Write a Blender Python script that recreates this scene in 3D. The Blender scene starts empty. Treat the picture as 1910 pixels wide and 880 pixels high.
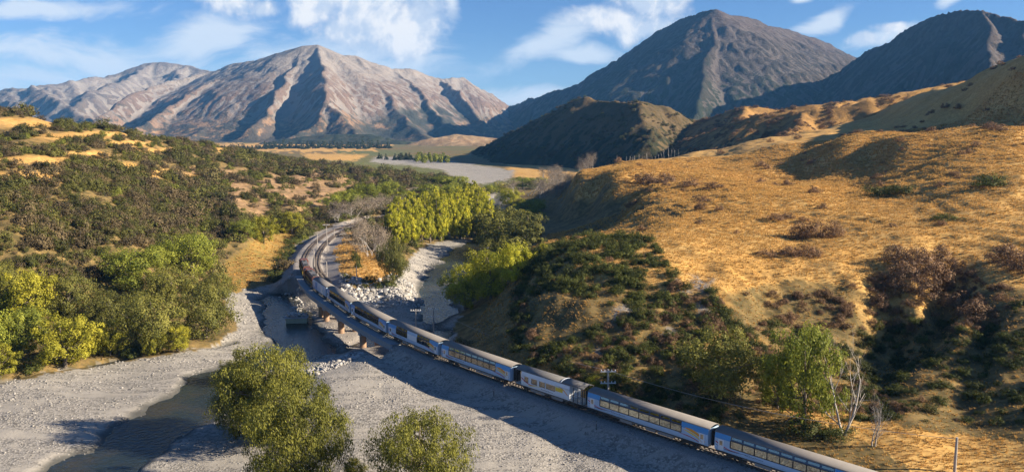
import bpy, math, random
import numpy as np
from math import radians, sin, cos, tan, pi

SC = bpy.context.scene
COL = SC.collection
RNG = np.random.default_rng(7)
random.seed(7)

# ------------------------------------------------------------------ camera
FPX, Y0, HC = 1450.0, 242.0, 43.0            # focal length and horizon row on the 1910 px photograph, eye height above the rails
PITCH = math.atan((440 - Y0) / FPX)
cam_d = bpy.data.cameras.new('camera')
cam_d.sensor_width = 36.0
cam_d.lens = 36.0 * FPX / 1910.0
cam_d.clip_start = 0.5
cam_d.clip_end = 40000
cam = bpy.data.objects.new('camera', cam_d)
COL.objects.link(cam)
cam.location = (0, 0, HC)
cam.rotation_euler = (pi / 2 - PITCH, 0, 0)
SC.camera = cam

# ------------------------------------------------------------------ light and exposure
SUN_EL, SUN_AZ = radians(23), radians(-9)   # azimuth counted from +X (screen right); negative = slightly behind the camera
SUN = np.array([cos(SUN_EL) * cos(SUN_AZ), cos(SUN_EL) * sin(SUN_AZ), sin(SUN_EL)])
sun_d = bpy.data.lights.new('sun', 'SUN')
sun_d.energy = 5.0
sun_d.angle = radians(0.5)
sun_d.color = (1.0, 0.86, 0.665)
sun = bpy.data.objects.new('sun', sun_d)
COL.objects.link(sun)
from mathutils import Vector, Matrix
sun.rotation_euler = Vector(SUN).to_track_quat('Z', 'Y').to_euler()
SC.view_settings.view_transform = 'Standard'
SC.view_settings.look = 'None'
SC.view_settings.exposure = 1.5
SC.view_settings.gamma = 1.0
SC.view_settings.use_curve_mapping = False
SC.cycles.use_denoising = True
SC.cycles.max_bounces = 6
SC.cycles.transparent_max_bounces = 12
SC.cycles.volume_bounces = 0
SC.cycles.caustics_reflective = False
SC.cycles.caustics_refractive = False
SC.cycles.use_adaptive_sampling = True
SC.cycles.adaptive_threshold = 0.012


class NT:
    """small helper for node trees"""
    def __init__(self, tree):
        self.t = tree
        self.n = tree.nodes
        self.l = tree.links
    def new(self, kind, **kw):
        nd = self.n.new(kind)
        for k, v in kw.items():
            setattr(nd, k, v)
        return nd
    def put(self, sock, v):
        if isinstance(v, bpy.types.NodeSocket):
            self.l.new(v, sock)
        elif v is not None:
            if isinstance(v, (tuple, list)) and len(v) == 3 and sock.type == 'RGBA':
                v = (*v, 1)
            sock.default_value = v
    def math(self, op, a, b=None, c=None, clamp=False):
        nd = self.new('ShaderNodeMath', operation=op, use_clamp=clamp)
        self.put(nd.inputs[0], a)
        if b is not None: self.put(nd.inputs[1], b)
        if c is not None: self.put(nd.inputs[2], c)
        return nd.outputs[0]
    def vmath(self, op, a, b=None):
        nd = self.new('ShaderNodeVectorMath', operation=op)
        self.put(nd.inputs[0], a)
        if b is not None:
            self.put(nd.inputs[3 if op == 'SCALE' else 1], b)
        return nd.outputs[0]
    def mix(self, f, a, b, blend='MIX'):
        nd = self.new('ShaderNodeMix', data_type='RGBA', blend_type=blend)
        self.put(nd.inputs[0], f); self.put(nd.inputs[6], a); self.put(nd.inputs[7], b)
        return nd.outputs[2]
    def noise(self, vec, scale, detail=4, rough=0.55, dist=0.0, out=0, dim='3D'):
        nd = self.new('ShaderNodeTexNoise', noise_dimensions=dim)
        if vec is not None: self.put(nd.inputs['Vector'], vec)
        nd.inputs['Scale'].default_value = scale
        nd.inputs['Detail'].default_value = detail
        nd.inputs['Roughness'].default_value = rough
        nd.inputs['Distortion'].default_value = dist
        return nd.outputs[out]
    def step(self, v, lo, hi, to0=0.0, to1=1.0):
        nd = self.new('ShaderNodeMapRange', interpolation_type='SMOOTHSTEP')
        self.put(nd.inputs[0], v)
        nd.inputs[1].default_value = lo; nd.inputs[2].default_value = hi
        nd.inputs[3].default_value = to0; nd.inputs[4].default_value = to1
        return nd.outputs[0]
    def attr(self, name, out='Color'):
        return self.new('ShaderNodeAttribute', attribute_name=name).outputs[out]


# ------------------------------------------------------------------ sky
def build_world():
    w = bpy.data.worlds.new('World')
    SC.world = w
    w.use_nodes = True
    t = NT(w.node_tree)
    bg = t.n['Background']
    sky = t.new('ShaderNodeTexSky', sky_type='NISHITA')
    sky.sun_disc = False
    sky.sun_elevation = SUN_EL
    sky.sun_rotation = math.atan2(SUN[0], SUN[1])
    sky.altitude = 700
    sky.air_density = 1.0
    sky.dust_density = 0.35
    sky.ozone_density = 2.2
    d = t.new('ShaderNodeTexCoord').outputs['Generated']
    s = t.new('ShaderNodeSeparateXYZ'); t.l.new(d, s.inputs[0])
    # general high cloud all round the sky, on a flat layer far above
    zc = t.math('MAXIMUM', s.outputs[2], 0.03)
    den = t.math('ADD', zc, 0.10)
    pv = t.new('ShaderNodeCombineXYZ')
    t.put(pv.inputs[0], t.math('DIVIDE', s.outputs[0], den))
    t.put(pv.inputs[1], t.math('DIVIDE', s.outputs[1], den))
    layer = t.noise(pv.outputs[0], 0.55, 6, 0.6, 0.4)
    wide = t.step(layer, 0.60, 0.80)
    # cloud banks at their bearing and height above the horizon
    ya = t.math('MAXIMUM', s.outputs[1], 0.02)
    u = t.math('DIVIDE', s.outputs[0], ya)
    v = t.math('DIVIDE', s.outputs[2], ya)
    uv = t.new('ShaderNodeCombineXYZ'); t.put(uv.inputs[0], u); t.put(uv.inputs[1], v)
    front = t.step(s.outputs[1], 0.2, 0.4)
    warp = t.noise(uv.outputs[0], 6.0, 3, 0.5, 0.0, out=1)
    wv = t.vmath('SCALE', t.vmath('SUBTRACT', warp, (0.5, 0.5, 0.5)), 0.06)
    uvw = t.vmath('ADD', uv.outputs[0], wv)
    sw = t.new('ShaderNodeSeparateXYZ'); t.l.new(uvw, sw.inputs[0])
    def blob(px, py, rx, ry, ang=0.0):
        cu, cv = (px - 955) / FPX, (Y0 - py) / FPX
        du = t.math('SUBTRACT', sw.outputs[0], cu); dv = t.math('SUBTRACT', sw.outputs[1], cv)
        ca, sa = cos(radians(ang)), sin(radians(ang))
        a = t.math('ADD', t.math('MULTIPLY', du, ca), t.math('MULTIPLY', dv, sa))
        b = t.math('SUBTRACT', t.math('MULTIPLY', dv, ca), t.math('MULTIPLY', du, sa))
        a = t.math('DIVIDE', a, rx / FPX); b = t.math('DIVIDE', b, ry / FPX)
        r2 = t.math('ADD', t.math('MULTIPLY', a, a), t.math('MULTIPLY', b, b))
        return t.math('SUBTRACT', 1.0, t.math('SQRT', r2), clamp=False)
    def union(bl):
        o = bl[0]
        for x in bl[1:]:
            o = t.math('SMOOTH_MAX', o, x, 0.25)
        return o
    cum = union([blob(610, 15, 70, 50), blob(700, 30, 105, 70), blob(790, 55, 58, 75), blob(650, 60, 60, 42), blob(430, 8, 120, 34, -14),
                 blob(790, 100, 40, 26), blob(500, 25, 50, 22), blob(640, -60, 330, 62), blob(1200, 15, 85, 38), blob(1150, 48, 110, 26),
                 blob(1200, 62, 75, 24), blob(1290, -70, 150, 45), blob(1600, 72, 46, 14), blob(1650, 55, 40, 12)])
    n1 = t.noise(uvw, 16, 7, 0.58)
    n2 = t.noise(t.vmath('ADD', uvw, (0.010, 0.010, 0.0)), 16, 7, 0.58)
    cd = t.math('ADD', t.math('MULTIPLY', cum, 0.75), t.math('MULTIPLY', t.math('SUBTRACT', n1, 0.5), 1.7))
    cumd = t.math('MULTIPLY', t.step(cd, -0.06, 0.50), front)
    st = t.new('ShaderNodeVectorMath', operation='MULTIPLY'); t.put(st.inputs[0], uvw); st.inputs[1].default_value = (4.5, 15, 1)
    rot = t.new('ShaderNodeVectorRotate', rotation_type='Z_AXIS'); t.put(rot.inputs[0], st.outputs[0]); rot.inputs['Angle'].default_value = radians(-16)
    nc = t.noise(rot.outputs[0], 1.6, 7, 0.62, 0.5)
    cir = union([blob(180, 110, 330, 52, -4), blob(380, 75, 150, 45, 12), blob(60, 150, 200, 30), blob(650, 125, 240, 60), blob(1010, 85, 150, 30, 22),
                 blob(1080, 100, 90, 18), blob(980, 180, 120, 24), blob(1530, 42, 70, 16, 20), blob(1640, 66, 90, 18, 8), blob(845, 20, 16, 40), blob(100, 20, 200, 25), blob(1478, 8, 26, 10), blob(1755, 14, 40, 14, 20)])
    cc = t.math('ADD', t.math('MULTIPLY', cir, 0.9), t.math('MULTIPLY', t.math('SUBTRACT', nc, 0.5), 2.2))
    cird = t.math('MULTIPLY', t.math('MULTIPLY', t.step(cc, -0.1, 0.75), 0.85), front)
    lowhaze = t.math('MULTIPLY', t.step(s.outputs[2], 0.13, 0.0), 0.22)
    shade = t.step(t.math('SUBTRACT', n1, n2), -0.07, 0.10)
    thick = t.step(cd, 0.1, 0.8)
    cumcol = t.mix(shade, (4.4, 5.1, 6.2, 1), (6.9, 6.9, 7.0, 1))
    base = t.mix(1.0, sky.outputs[0], (0.48, 0.64, 0.92, 1), 'MULTIPLY')
    base = t.mix(lowhaze, base, (5.2, 6.2, 7.2, 1))
    base = t.mix(t.math('MULTIPLY', t.math('MULTIPLY', wide, 0.25), t.math('SUBTRACT', 1.0, front)), base, (6.2, 6.6, 7.2, 1))
    base = t.mix(cird, base, (5.8, 6.3, 6.9, 1))
    base = t.mix(cumd, base, cumcol)
    t.l.new(base, bg.inputs['Color'])
    bg.inputs['Strength'].default_value = 0.05
build_world()


# ------------------------------------------------------------------ photograph geometry -> metres
def un(px, py, z=0.0):
    """ground point at height z seen at that spot of the photograph"""
    x = (px - 955) / FPX; y = -(py - 440) / FPX
    dy = cos(PITCH) + y * sin(PITCH); dz = -sin(PITCH) + y * cos(PITCH)
    t = (z - HC) / dz
    return np.array([x * t, dy * t])
def at(px, py, D):
    """point at forward distance D -> x, y, z"""
    x = (px - 955) / FPX; y = -(py - 440) / FPX
    dy = cos(PITCH) + y * sin(PITCH); dz = -sin(PITCH) + y * cos(PITCH)
    t = D / dy
    return np.array([x * t, D, HC + dz * t])
def proj(x, y, z):
    c = y * cos(PITCH) - (z - HC) * sin(PITCH); v = y * sin(PITCH) + (z - HC) * cos(PITCH)
    c = np.maximum(c, 1e-3)
    return 955 + FPX * x / c, 440 - FPX * v / c

# ------------------------------------------------------------------ noise
_P = np.random.default_rng(3).permutation(1024)
_G = np.random.default_rng(4).normal(size=(1024, 2)); _G /= np.linalg.norm(_G, axis=1)[:, None]
def perlin(x, y, seed=0):
    xi = np.floor(x).astype(np.int64); yi = np.floor(y).astype(np.int64)
    xf = x - xi; yf = y - yi
    def g(ix, iy, dx, dy):
        h = _P[(_P[(ix + seed * 57) & 1023] + iy) & 1023]
        return _G[h, 0] * dx + _G[h, 1] * dy
    u = xf * xf * xf * (xf * (xf * 6 - 15) + 10); v = yf * yf * yf * (yf * (yf * 6 - 15) + 10)
    a = g(xi, yi, xf, yf); b = g(xi + 1, yi, xf - 1, yf); c = g(xi, yi + 1, xf, yf - 1); d = g(xi + 1, yi + 1, xf - 1, yf - 1)
    return (a + u * (b - a) + v * ((c + u * (d - c)) - (a + u * (b - a)))) * 1.5
def fbm(x, y, oct=4, seed=0, gain=0.5):
    o = 0; a = 1; f = 1; s = 0
    for i in range(oct):
        o = o + a * perlin(x * f + i * 17.3, y * f - i * 9.1, seed + i); s += a; a *= gain; f *= 2.03
    return o / s
def ridged(x, y, oct=5, seed=0, gain=0.5):
    o = 0; a = 1; f = 1; s = 0
    for i in range(oct):
        o = o + a * (1 - np.abs(perlin(x * f + i * 17.3, y * f - i * 9.1, seed + i)) * 2); s += a; a *= gain; f *= 2.07
    return o / s
def sstep(v, lo, hi):
    t = np.clip((v - lo) / (hi - lo), 0, 1)
    return t * t * (3 - 2 * t)
def inpoly(px, py, poly):
    px = np.asarray(px, float); py = np.asarray(py, float)
    r = np.zeros(px.shape, bool); n = len(poly); j = n - 1
    for i in range(n):
        xi, yi = poly[i]; xj, yj = poly[j]
        if yi != yj:
            c = ((yi > py) != (yj > py)) & (px < (xj - xi) * (py - yi) / (yj - yi) + xi)
            r ^= c
        j = i
    return r
def polydist(x, y, pts):
    """distance to a polyline, and the position along it"""
    pts = np.asarray(pts, float)
    best = np.full(x.shape, 1e9); along = np.zeros(x.shape); acc = 0.0
    for a, b in zip(pts[:-1], pts[1:]):
        ab = b - a; L = np.hypot(*ab)
        t = np.clip(((x - a[0]) * ab[0] + (y - a[1]) * ab[1]) / (L * L), 0, 1)
        d = np.hypot(x - a[0] - t * ab[0], y - a[1] - t * ab[1])
        m = d < best
        best = np.where(m, d, best); along = np.where(m, acc + t * L, along); acc += L
    return best, along

# ------------------------------------------------------------------ objects
def tag(o, label=None, cat=None, group=None, kind=None):
    if label: o['label'] = label
    if cat: o['category'] = cat
    if group: o['group'] = group
    if kind: o['kind'] = kind
    return o
def link(name, data, parent=None, loc=None, rot=None, scale=None):
    o = bpy.data.objects.new(name, data)
    COL.objects.link(o)
    if parent is not None: o.parent = parent
    if loc is not None: o.location = loc
    if rot is not None: o.rotation_euler = rot
    if scale is not None: o.scale = (scale,) * 3 if np.isscalar(scale) else scale
    return o
def empty(name, loc=(0, 0, 0), rot=(0, 0, 0), scale=1.0):
    return link(name, None, None, loc, rot, scale)
def copy_tree(src, loc=None, rot=None, scale=None):
    """a thing with copies of its parts and sub-parts; mesh data is shared"""
    def cp(o, parent):
        c = o.copy(); COL.objects.link(c); c.parent = parent
        for ch in o.children: cp(ch, c)
        return c
    r = cp(src, None)
    if loc is not None: r.location = loc
    if rot is not None: r.rotation_euler = rot
    if scale is not None: r.scale = (scale,) * 3 if np.isscalar(scale) else scale
    return r
def mesh_np(name, V, F, mat=None, smooth=False, attrs=None):
    """mesh from arrays; F is (n,3) or (n,4)"""
    V = np.asarray(V, np.float32); F = np.asarray(F, np.int32)
    me = bpy.data.meshes.new(name)
    me.vertices.add(len(V)); me.vertices.foreach_set('co', V.ravel())
    k = F.shape[1]
    me.loops.add(F.size); me.loops.foreach_set('vertex_index', F.ravel())
    me.polygons.add(len(F))
    me.polygons.foreach_set('loop_start', np.arange(0, F.size, k, dtype=np.int32))
    me.polygons.foreach_set('loop_total', np.full(len(F), k, np.int32))
    if smooth: me.polygons.foreach_set('use_smooth', np.ones(len(F), bool))
    for nm, (kind, arr) in (attrs or {}).items():
        arr = np.asarray(arr, np.float32)
        if kind == 'COLOR':
            a = me.color_attributes.new(nm, 'FLOAT_COLOR', 'POINT')
            if arr.shape[1] == 3: arr = np.concatenate([arr, np.ones((len(arr), 1), np.float32)], 1)
            a.data.foreach_set('color', arr.ravel())
        else:
            a = me.attributes.new(nm, 'FLOAT', 'POINT'); a.data.foreach_set('value', arr.ravel())
    me.update(calc_edges=True)
    if mat: me.materials.append(mat)
    return me
def grid_faces(ny, nx):
    i = np.arange(ny * nx).reshape(ny, nx)
    return np.stack([i[:-1, :-1], i[:-1, 1:], i[1:, 1:], i[1:, :-1]], -1).reshape(-1, 4)

def material(name, base=(0.5, 0.5, 0.5), rough=0.6, metal=0.0, spec=0.5, var=0.0, vscale=3.0, bump=0.0, bscale=20.0, objvar=0.0):
    """plain procedural surface: base colour with noise variation, roughness and fine relief"""
    m = bpy.data.materials.new(name); m.use_nodes = True
    t = NT(m.node_tree); p = t.n['Principled BSDF']
    co = t.new('ShaderNodeTexCoord').outputs['Object']
    n = t.noise(co, vscale, 5, 0.6)
    c = t.mix(n, tuple(b * (1 - var) for b in base), tuple(min(1, b * (1 + var)) for b in base))
    if objvar:
        r = t.new('ShaderNodeObjectInfo').outputs['Random']
        c = t.mix(1.0, c, t.mix(r, (1 - objvar,) * 3, (1 + objvar * 0.6,) * 3), 'MULTIPLY')
    t.l.new(c, p.inputs['Base Color'])
    p.inputs['Roughness'].default_value = rough; p.inputs['Metallic'].default_value = metal
    p.inputs['Specular IOR Level'].default_value = spec
    if bump:
        b = t.new('ShaderNodeBump'); b.inputs['Strength'].default_value = bump; b.inputs['Distance'].default_value = 0.05
        t.put(b.inputs['Height'], t.noise(co, bscale, 5, 0.65)); t.l.new(b.outputs[0], p.inputs['Normal'])
    return m
# ------------------------------------------------------------------ railway line (near rail side as seen in the photograph, moved to the centre line)
_near = [(720, 400), (690, 408), (665, 414), (640, 421), (606, 433), (585, 448), (571, 461), (561, 476), (556, 495), (561, 514), (570, 528), (586, 546),
         (610, 561), (653, 592), (722, 630), (820, 673), (955, 722), (1093, 769), (1326, 847), (1640, 952)]
_w = np.array([un(*p) for p in _near])
_w = np.concatenate([_w, [_w[-1] + (_w[-1] - _w[-2]) * 1.6]])
def _smooth_curve(P, step=0.5):
    d = np.concatenate([[0], np.cumsum(np.hypot(*np.diff(P, axis=0).T))])
    s = np.arange(0, d[-1], step)
    q = np.stack([np.interp(s, d, P[:, k]) for k in (0, 1)], 1)
    k = np.hanning(61); k /= k.sum()
    pad = np.concatenate([q[:1] - (q[1] - q[0]) * np.arange(30, 0, -1)[:, None], q, q[-1:] + (q[-1] - q[-2]) * np.arange(1, 31)[:, None]])
    return np.stack([np.convolve(pad[:, j], k, 'valid') for j in (0, 1)], 1)
_c = _smooth_curve(_w)
def _normals(c):
    tg = np.gradient(c, axis=0); tg /= np.hypot(*tg.T)[:, None]
    return tg, np.stack([-tg[:, 1], tg[:, 0]], 1)         # left of travel (towards the camera end) = away from the camera side
_tg, _nm = _normals(_c)
TRACK = _c + _nm * 1.35
_tg, _nm = _normals(TRACK)
TS = np.concatenate([[0], np.cumsum(np.hypot(*np.diff(TRACK, axis=0).T))])
def track_at(s):
    p = np.array([np.interp(s, TS, TRACK[:, 0]), np.interp(s, TS, TRACK[:, 1])])
    t = np.array([np.interp(s, TS, _tg[:, 0]), np.interp(s, TS, _tg[:, 1])])
    return p, t / np.hypot(*t)
def track_s(px, py):
    p = un(px, py)
    return TS[np.argmin(np.hypot(TRACK[:, 0] - p[0], TRACK[:, 1] - p[1]))]
S_BR0, S_BR1 = track_s(556, 512), track_s(735, 640)       # bridge ends
# ------------------------------------------------------------------ terrain heights from places in the photograph
CP = [  # px, py, height above the rails
 # gravel bars and channels
 (0, 725, -5), (0, 880, -5), (150, 700, -5), (300, 680, -5), (420, 660, -5), (200, 800, -5), (350, 880, -5.2), (450, 600, -4.6), (470, 560, -4.4), (440, 560, -4.2),
 (510, 600, -5.3), (560, 640, -5.4), (600, 660, -5.2), (560, 575, -5.3), (640, 600, -5), (690, 642, -5), (600, 620, -5), (480, 760, -5), (520, 860, -4.4), (560, 800, -3.8),
 (700, 590, -4.3), (780, 600, -4.8), (790, 560, -5), (830, 520, -5.3), (870, 470, -5.3), (800, 490, -5), (880, 440, -5.2), (830, 640, -4.6), (850, 450, -5),
 (600, 705, -2.6), (690, 662, -2.2), (700, 720, -2.3), (640, 800, -2.4), (640, 880, -2.6), (800, 740, -2.4), (900, 800, -2.4), (800, 880, -2.6), (1000, 820, -2.3), (1000, 880, -2.5),
 (850, 762, -2.3), (950, 792, -2.3), (1050, 812, -2.3), (1100, 845, -2.3), (1200, 862, -2.3), (1300, 905, -2.3), (1420, 940, -2.2), (900, 860, -2.4), (1000, 910, -2.4), (1150, 930, -2.4), (1300, 990, -2.4), (760, 700, -2.3), (730, 680, -2.3), (1150, 870, -2.3), (1250, 880, -2.3), (0, 800, -4.9), (100, 760, -4.9), (-100, 850, -4.9), (0, 960, -4.9), (-200, 820, -4.8), (-300, 880, -4.6), (300, 1150, -5), (-300, 1000, -5), (955, 1150, -3), (1300, 1150, -2.5), (1600, 1100, -2), (-200, 760, -5), (-100, 690, -4.5),
 # yard and bank beyond the bridge
 (640, 500, -.9), (700, 512, -1), (730, 535, -1.6), (770, 520, -4), (700, 450, -.6), (640, 445, -.6), (650, 556, -3.2), (720, 560, -4.2), (780, 540, -4.6), (650, 525, -1.0), (690, 420, -.5), (750, 470, -1.5),
 # meadow left of the line
 (525, 470, -2.4), (480, 500, -3), (440, 530, -3.8), (540, 430, -1.2), (420, 500, -2.4), (520, 510, -4), (600, 412, 0), (400, 560, -3),
 # upstream valley
 (760, 400, -2.5), (850, 425, -5), (905, 400, -5), (930, 370, -5), (940, 345, -4.5), (860, 332, -4.5), (760, 302, -3), (700, 300, -2.5), (900, 322, -3.5), (1000, 322, -2), (1040, 335, -2.5),
 (960, 440, -5), (935, 480, -5), (905, 525, -4.6), (880, 570, -4), (850, 600, -3.6), (600, 290, -1), (700, 280, -1), (800, 272, -1), (450, 272, -1), (1000, 311, -1), (900, 302, -1.5),
 (700, 345, 2), (760, 345, 3.5), (795, 352, 4), (800, 366, 0.5), (830, 350, -.5), (740, 375, 1), (860, 360, -3),
 # left hillside
 (0, 690, -4.3), (130, 668, -4.2), (330, 640, -4), (420, 600, -3.6), (430, 560, -3.4), (0, 560, 3), (200, 520, 3), (350, 480, 3.5), (400, 445, 4), (480, 430, 2), (560, 415, 1.5), (620, 398, 2.5),
 (0, 450, 15), (200, 450, 12), (0, 330, 29), (200, 330, 25), (400, 330, 17.5), (300, 400, 13), (400, 390, 10), (500, 380, 8), (500, 325, 15), (600, 370, 5.5), (600, 325, 10.5), (640, 350, 6.5), (700, 325, 6), (690, 370, 3.5),
 (-200, 560, 2), (-200, 430, 14), (-150, 300, 30), (550, 400, 5), (450, 410, 8),
 # near right slope
 (1000, 560, 8.5), (920, 590, 1.5), (1000, 640, 4.5), (1100, 600, 8), (1200, 640, 6), (1300, 640, 6.2), (1000, 690, 1), (1200, 722, 1), (1400, 742, 1), (1400, 650, 5.5), (1550, 772, .6), (1550, 660, 3.8),
 (1010, 478, 11.5), (1100, 450, 15.5), (1200, 448, 16.5), (1250, 500, 14.5), (1350, 530, 12.5), (1450, 490, 14), (1560, 500, 14), (1600, 570, 9.3), (1250, 560, 10.5), (1350, 590, 9), (1430, 600, 7.5), (1470, 560, 9.8), (1540, 620, 6), (1620, 610, 6), (1680, 640, 3.2), (1620, 680, 1.8), (1760, 640, 4),
 (1700, 700, 3), (1850, 660, 4.5), (1850, 570, 11.5), (1700, 565, 10.2), (1900, 480, 17), (1860, 600, 10.5), (1960, 560, 13), (2060, 560, 14), (2000, 640, 9), (1900, 800, 1.5), (1700, 830, .4), (1780, 600, 9), (2100, 700, 4), (2150, 520, 17), (950, 520, 3.5), (960, 545, 5),
 (1900, 900, 0.2), (2000, 1000, 0.5), (1800, 740, 2), (2200, 850, 1.5),
 # plateau and its scarp above the river
 (1500, 420, 17.5), (1700, 440, 18.5), (1300, 430, 17.2), (1230, 425, 16.5), (1250, 395, 17), (1200, 370, 16.8), (1150, 345, 17.5), (1100, 325, 18), (1072, 326, 17), (1080, 345, 15), (1130, 342, 17), (1300, 345, 20), (1300, 312, 22),
 (1500, 350, 22), (1700, 390, 21), (1900, 390, 23), (1900, 335, 29), (1180, 440, 13.5), (1160, 400, 7), (1100, 390, 4.5), (1050, 380, 0), (1030, 420, -2), (1080, 430, 3), (1000, 420, -4.4), (985, 460, -3), (1020, 455, 2), (1045, 345, 1), (1030, 352, -2.5), (1010, 380, -4.6), (1130, 430, 8), (1060, 400, 0.5),
 (1420, 345, 21.5), (1560, 362, 21), (1640, 345, 22.5), (1760, 330, 27.5),
]
CD = [  # px, py, forward distance
 (1280, 291, 610), (1170, 306, 560), (1400, 264, 600), (1500, 249, 640), (1560, 236, 680), (1620, 214, 740), (1680, 188, 690), (1740, 166, 630), (1850, 134, 545), (1910, 116, 510), (2050, 80, 490), (2250, 60, 490),
 (1640, 222, 660), (1690, 203, 600), (1740, 184, 560), (1800, 163, 500), (1850, 146, 465), (1910, 128, 434), (2050, 100, 425),
 (1640, 247, 520), (1700, 240, 480), (1800, 238, 440), (1900, 216, 412), (1590, 249, 560), (2000, 190, 390),
 (1710, 266, 350), (1690, 262, 362), (1650, 258, 380), (1590, 259, 405), (1500, 287, 440), (1650, 297, 350), (1600, 315, 350), (1540, 332, 345), (1480, 345, 335), (1440, 352, 320), (1570, 292, 378), (1500, 324, 385), (1620, 280, 378),
 (1735, 280, 335), (1760, 262, 345), (1740, 250, 390), (1680, 248, 430), (1640, 251, 455), (1800, 245, 370), (1900, 238, 340), (1900, 260, 315),
 (2100, 200, 360), (2100, 330, 260), (1350, 300, 480), (1450, 275, 490),
 (0, 206, 390), (200, 244, 430), (300, 262, 520), (400, 276, 610), (500, 293, 680), (640, 318, 690), (-200, 170, 380), (-500, 120, 380), (700, 330, 660),
]
def _key(x, y):
    r = np.maximum(np.hypot(x, y), 1.0)
    return np.arctan2(x, y) * 3.2, np.log(r) * 1.0
_pts = [(*un(px, py, z), z) for px, py, z in CP] + [tuple(at(*c)) for c in CD]
# ground falling away behind the crests and far out to the sides
for px, py, D in ((1280, 291, 610), (1400, 264, 600), (1560, 236, 680), (1740, 166, 640), (1910, 117, 560), (1170, 306, 560)):
    x, y, z = at(px, py, D); _pts.append((x * 1.2, y * 1.2, z * 0.45)); _pts.append((x * 1.5, y * 1.5, 2))
for px, py, D in ((0, 206, 390), (200, 244, 430), (400, 276, 610), (640, 312, 720)):
    x, y, z = at(px, py, D); _pts.append((x * 1.25, y * 1.25, z * 0.6)); _pts.append((x * 1.8, y * 1.8, 0))
for a in (-40, -20, 0, 20, 40):
    for r in (1400, 2600, 9000): _pts.append((r * sin(radians(a)), r * cos(radians(a)), -1.5))
for x, y, z in ((-60, 20, -5), (0, 20, -4), (80, 20, 0), (-150, 60, 0), (120, 60, 2), (0, 60, -4)): _pts.append((x, y, z))
_pts = np.array(_pts)
_ku, _kv = _key(_pts[:, 0], _pts[:, 1])
_C2 = 0.045 ** 2
_A = np.sqrt((_ku[:, None] - _ku) ** 2 + (_kv[:, None] - _kv) ** 2 + _C2)
_n = len(_pts)
_M = np.zeros((_n + 1, _n + 1)); _M[:_n, :_n] = _A - np.eye(_n) * 0.004; _M[:_n, _n] = 1; _M[_n, :_n] = 1
_W = np.linalg.solve(_M, np.concatenate([_pts[:, 2], [0]]))
CHANNELS = [  # px, py, width at the water line (m), depth
 ([(100, 960), (200, 850), (330, 770), (425, 700), (520, 668), (560, 640), (545, 600), (525, 575), (520, 552)], 10, 1.2),
 ([(560, 640), (640, 655), (690, 635), (720, 610), (800, 640)], 5.0, 0.7),
 ([(-200, 745), (0, 712), (120, 690), (255, 664), (400, 650), (430, 640)], 2.0, 0.95),
 ([(800, 640), (850, 618), (915, 596)], 5.5, 0.9), ([(850, 618), (800, 570), (800, 530), (850, 490), (885, 455)], 11, 0.9),
 ([(880, 455), (925, 420), (915, 385), (935, 362), (945, 345)], 5, 0.8),
]
_CH = [(np.array([un(*p, z=-5.2) for p in P]), w, d) for P, w, d in CHANNELS]
def Z(x, y, detail=True):
    x = np.asarray(x, float); y = np.asarray(y, float); sh = x.shape
    x = x.ravel(); y = y.ravel()
    ku, kv = _key(x, y)
    z = np.full(x.shape, _W[_n])
    for i in range(_n):
        z += _W[i] * np.sqrt((ku - _ku[i]) ** 2 + (kv - _kv[i]) ** 2 + _C2)
    r = np.hypot(x, y)
    hill = sstep(z, -2.0, 5.0)
    far = 1 - sstep(r, 700, 1400)
    z = z + hill * far * (fbm(x / 38, y / 38, 3, 5) * 3.0 * sstep(r, 150, 330) + (ridged(x / 26, y / 26, 4, 11) - 0.45) * (1.3 * (1 - sstep(z, 12, 17)) + 0.35) + fbm(x / 5.5, y / 5.5, 3, 21) * 0.45)
    z = z + sstep(z, 13, 16) * far * 0.16 * np.sin(z * 4.2 + fbm(x / 30, y / 30, 2, 44) * 9) * (x > 0)
    z = z + (1 - hill) * far * (fbm(x / 14, y / 14, 4, 31) * (0.12 + 0.2 * sstep(z, -3.0, -4.2)) + fbm(x / 2.6, y / 2.6, 2, 33) * 0.09)
    z = np.where(z < -4.9, -4.9 - (1 - np.exp((z + 4.9) / 0.35)) * 0.35, z)
    for P, w, d in _CH:
        dist, _ = polydist(x, y, P)
        dist = dist + fbm(x / 9, y / 9, 3, 41) * w * 0.5
        z = z - d * (1 - sstep(dist, w * 0.25, w * 0.95))
    dist, s = polydist(x, y, TRACK[::4])
    br = sstep(s, S_BR0 - 3, S_BR0 + 1) * (1 - sstep(s, S_BR1 - 1, S_BR1 + 3))
    emb = -0.27 - np.maximum(dist - 2.9, 0) * 0.62
    cut = -0.31 + np.maximum(dist - 4.2, 0) * 0.9
    z = np.where(br > 0.5, np.where(dist < 6, np.minimum(z, -4.6), z), np.minimum(np.maximum(z, emb), np.maximum(cut, emb)))
    return z.reshape(sh)
def ground_at(px, py, dmin=60, dmax=1600):
    """first place where the view ray through that spot meets the ground"""
    D = np.exp(np.linspace(math.log(dmin), math.log(dmax), 700))
    p = np.array([at(px, py, d) for d in D])
    zz = Z(p[:, 0], p[:, 1])
    k = np.argmax(zz >= p[:, 2])
    if zz[k] < p[k, 2]:
        k = len(D) - 1
    return np.array([p[k, 0], p[k, 1], zz[k]])

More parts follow.
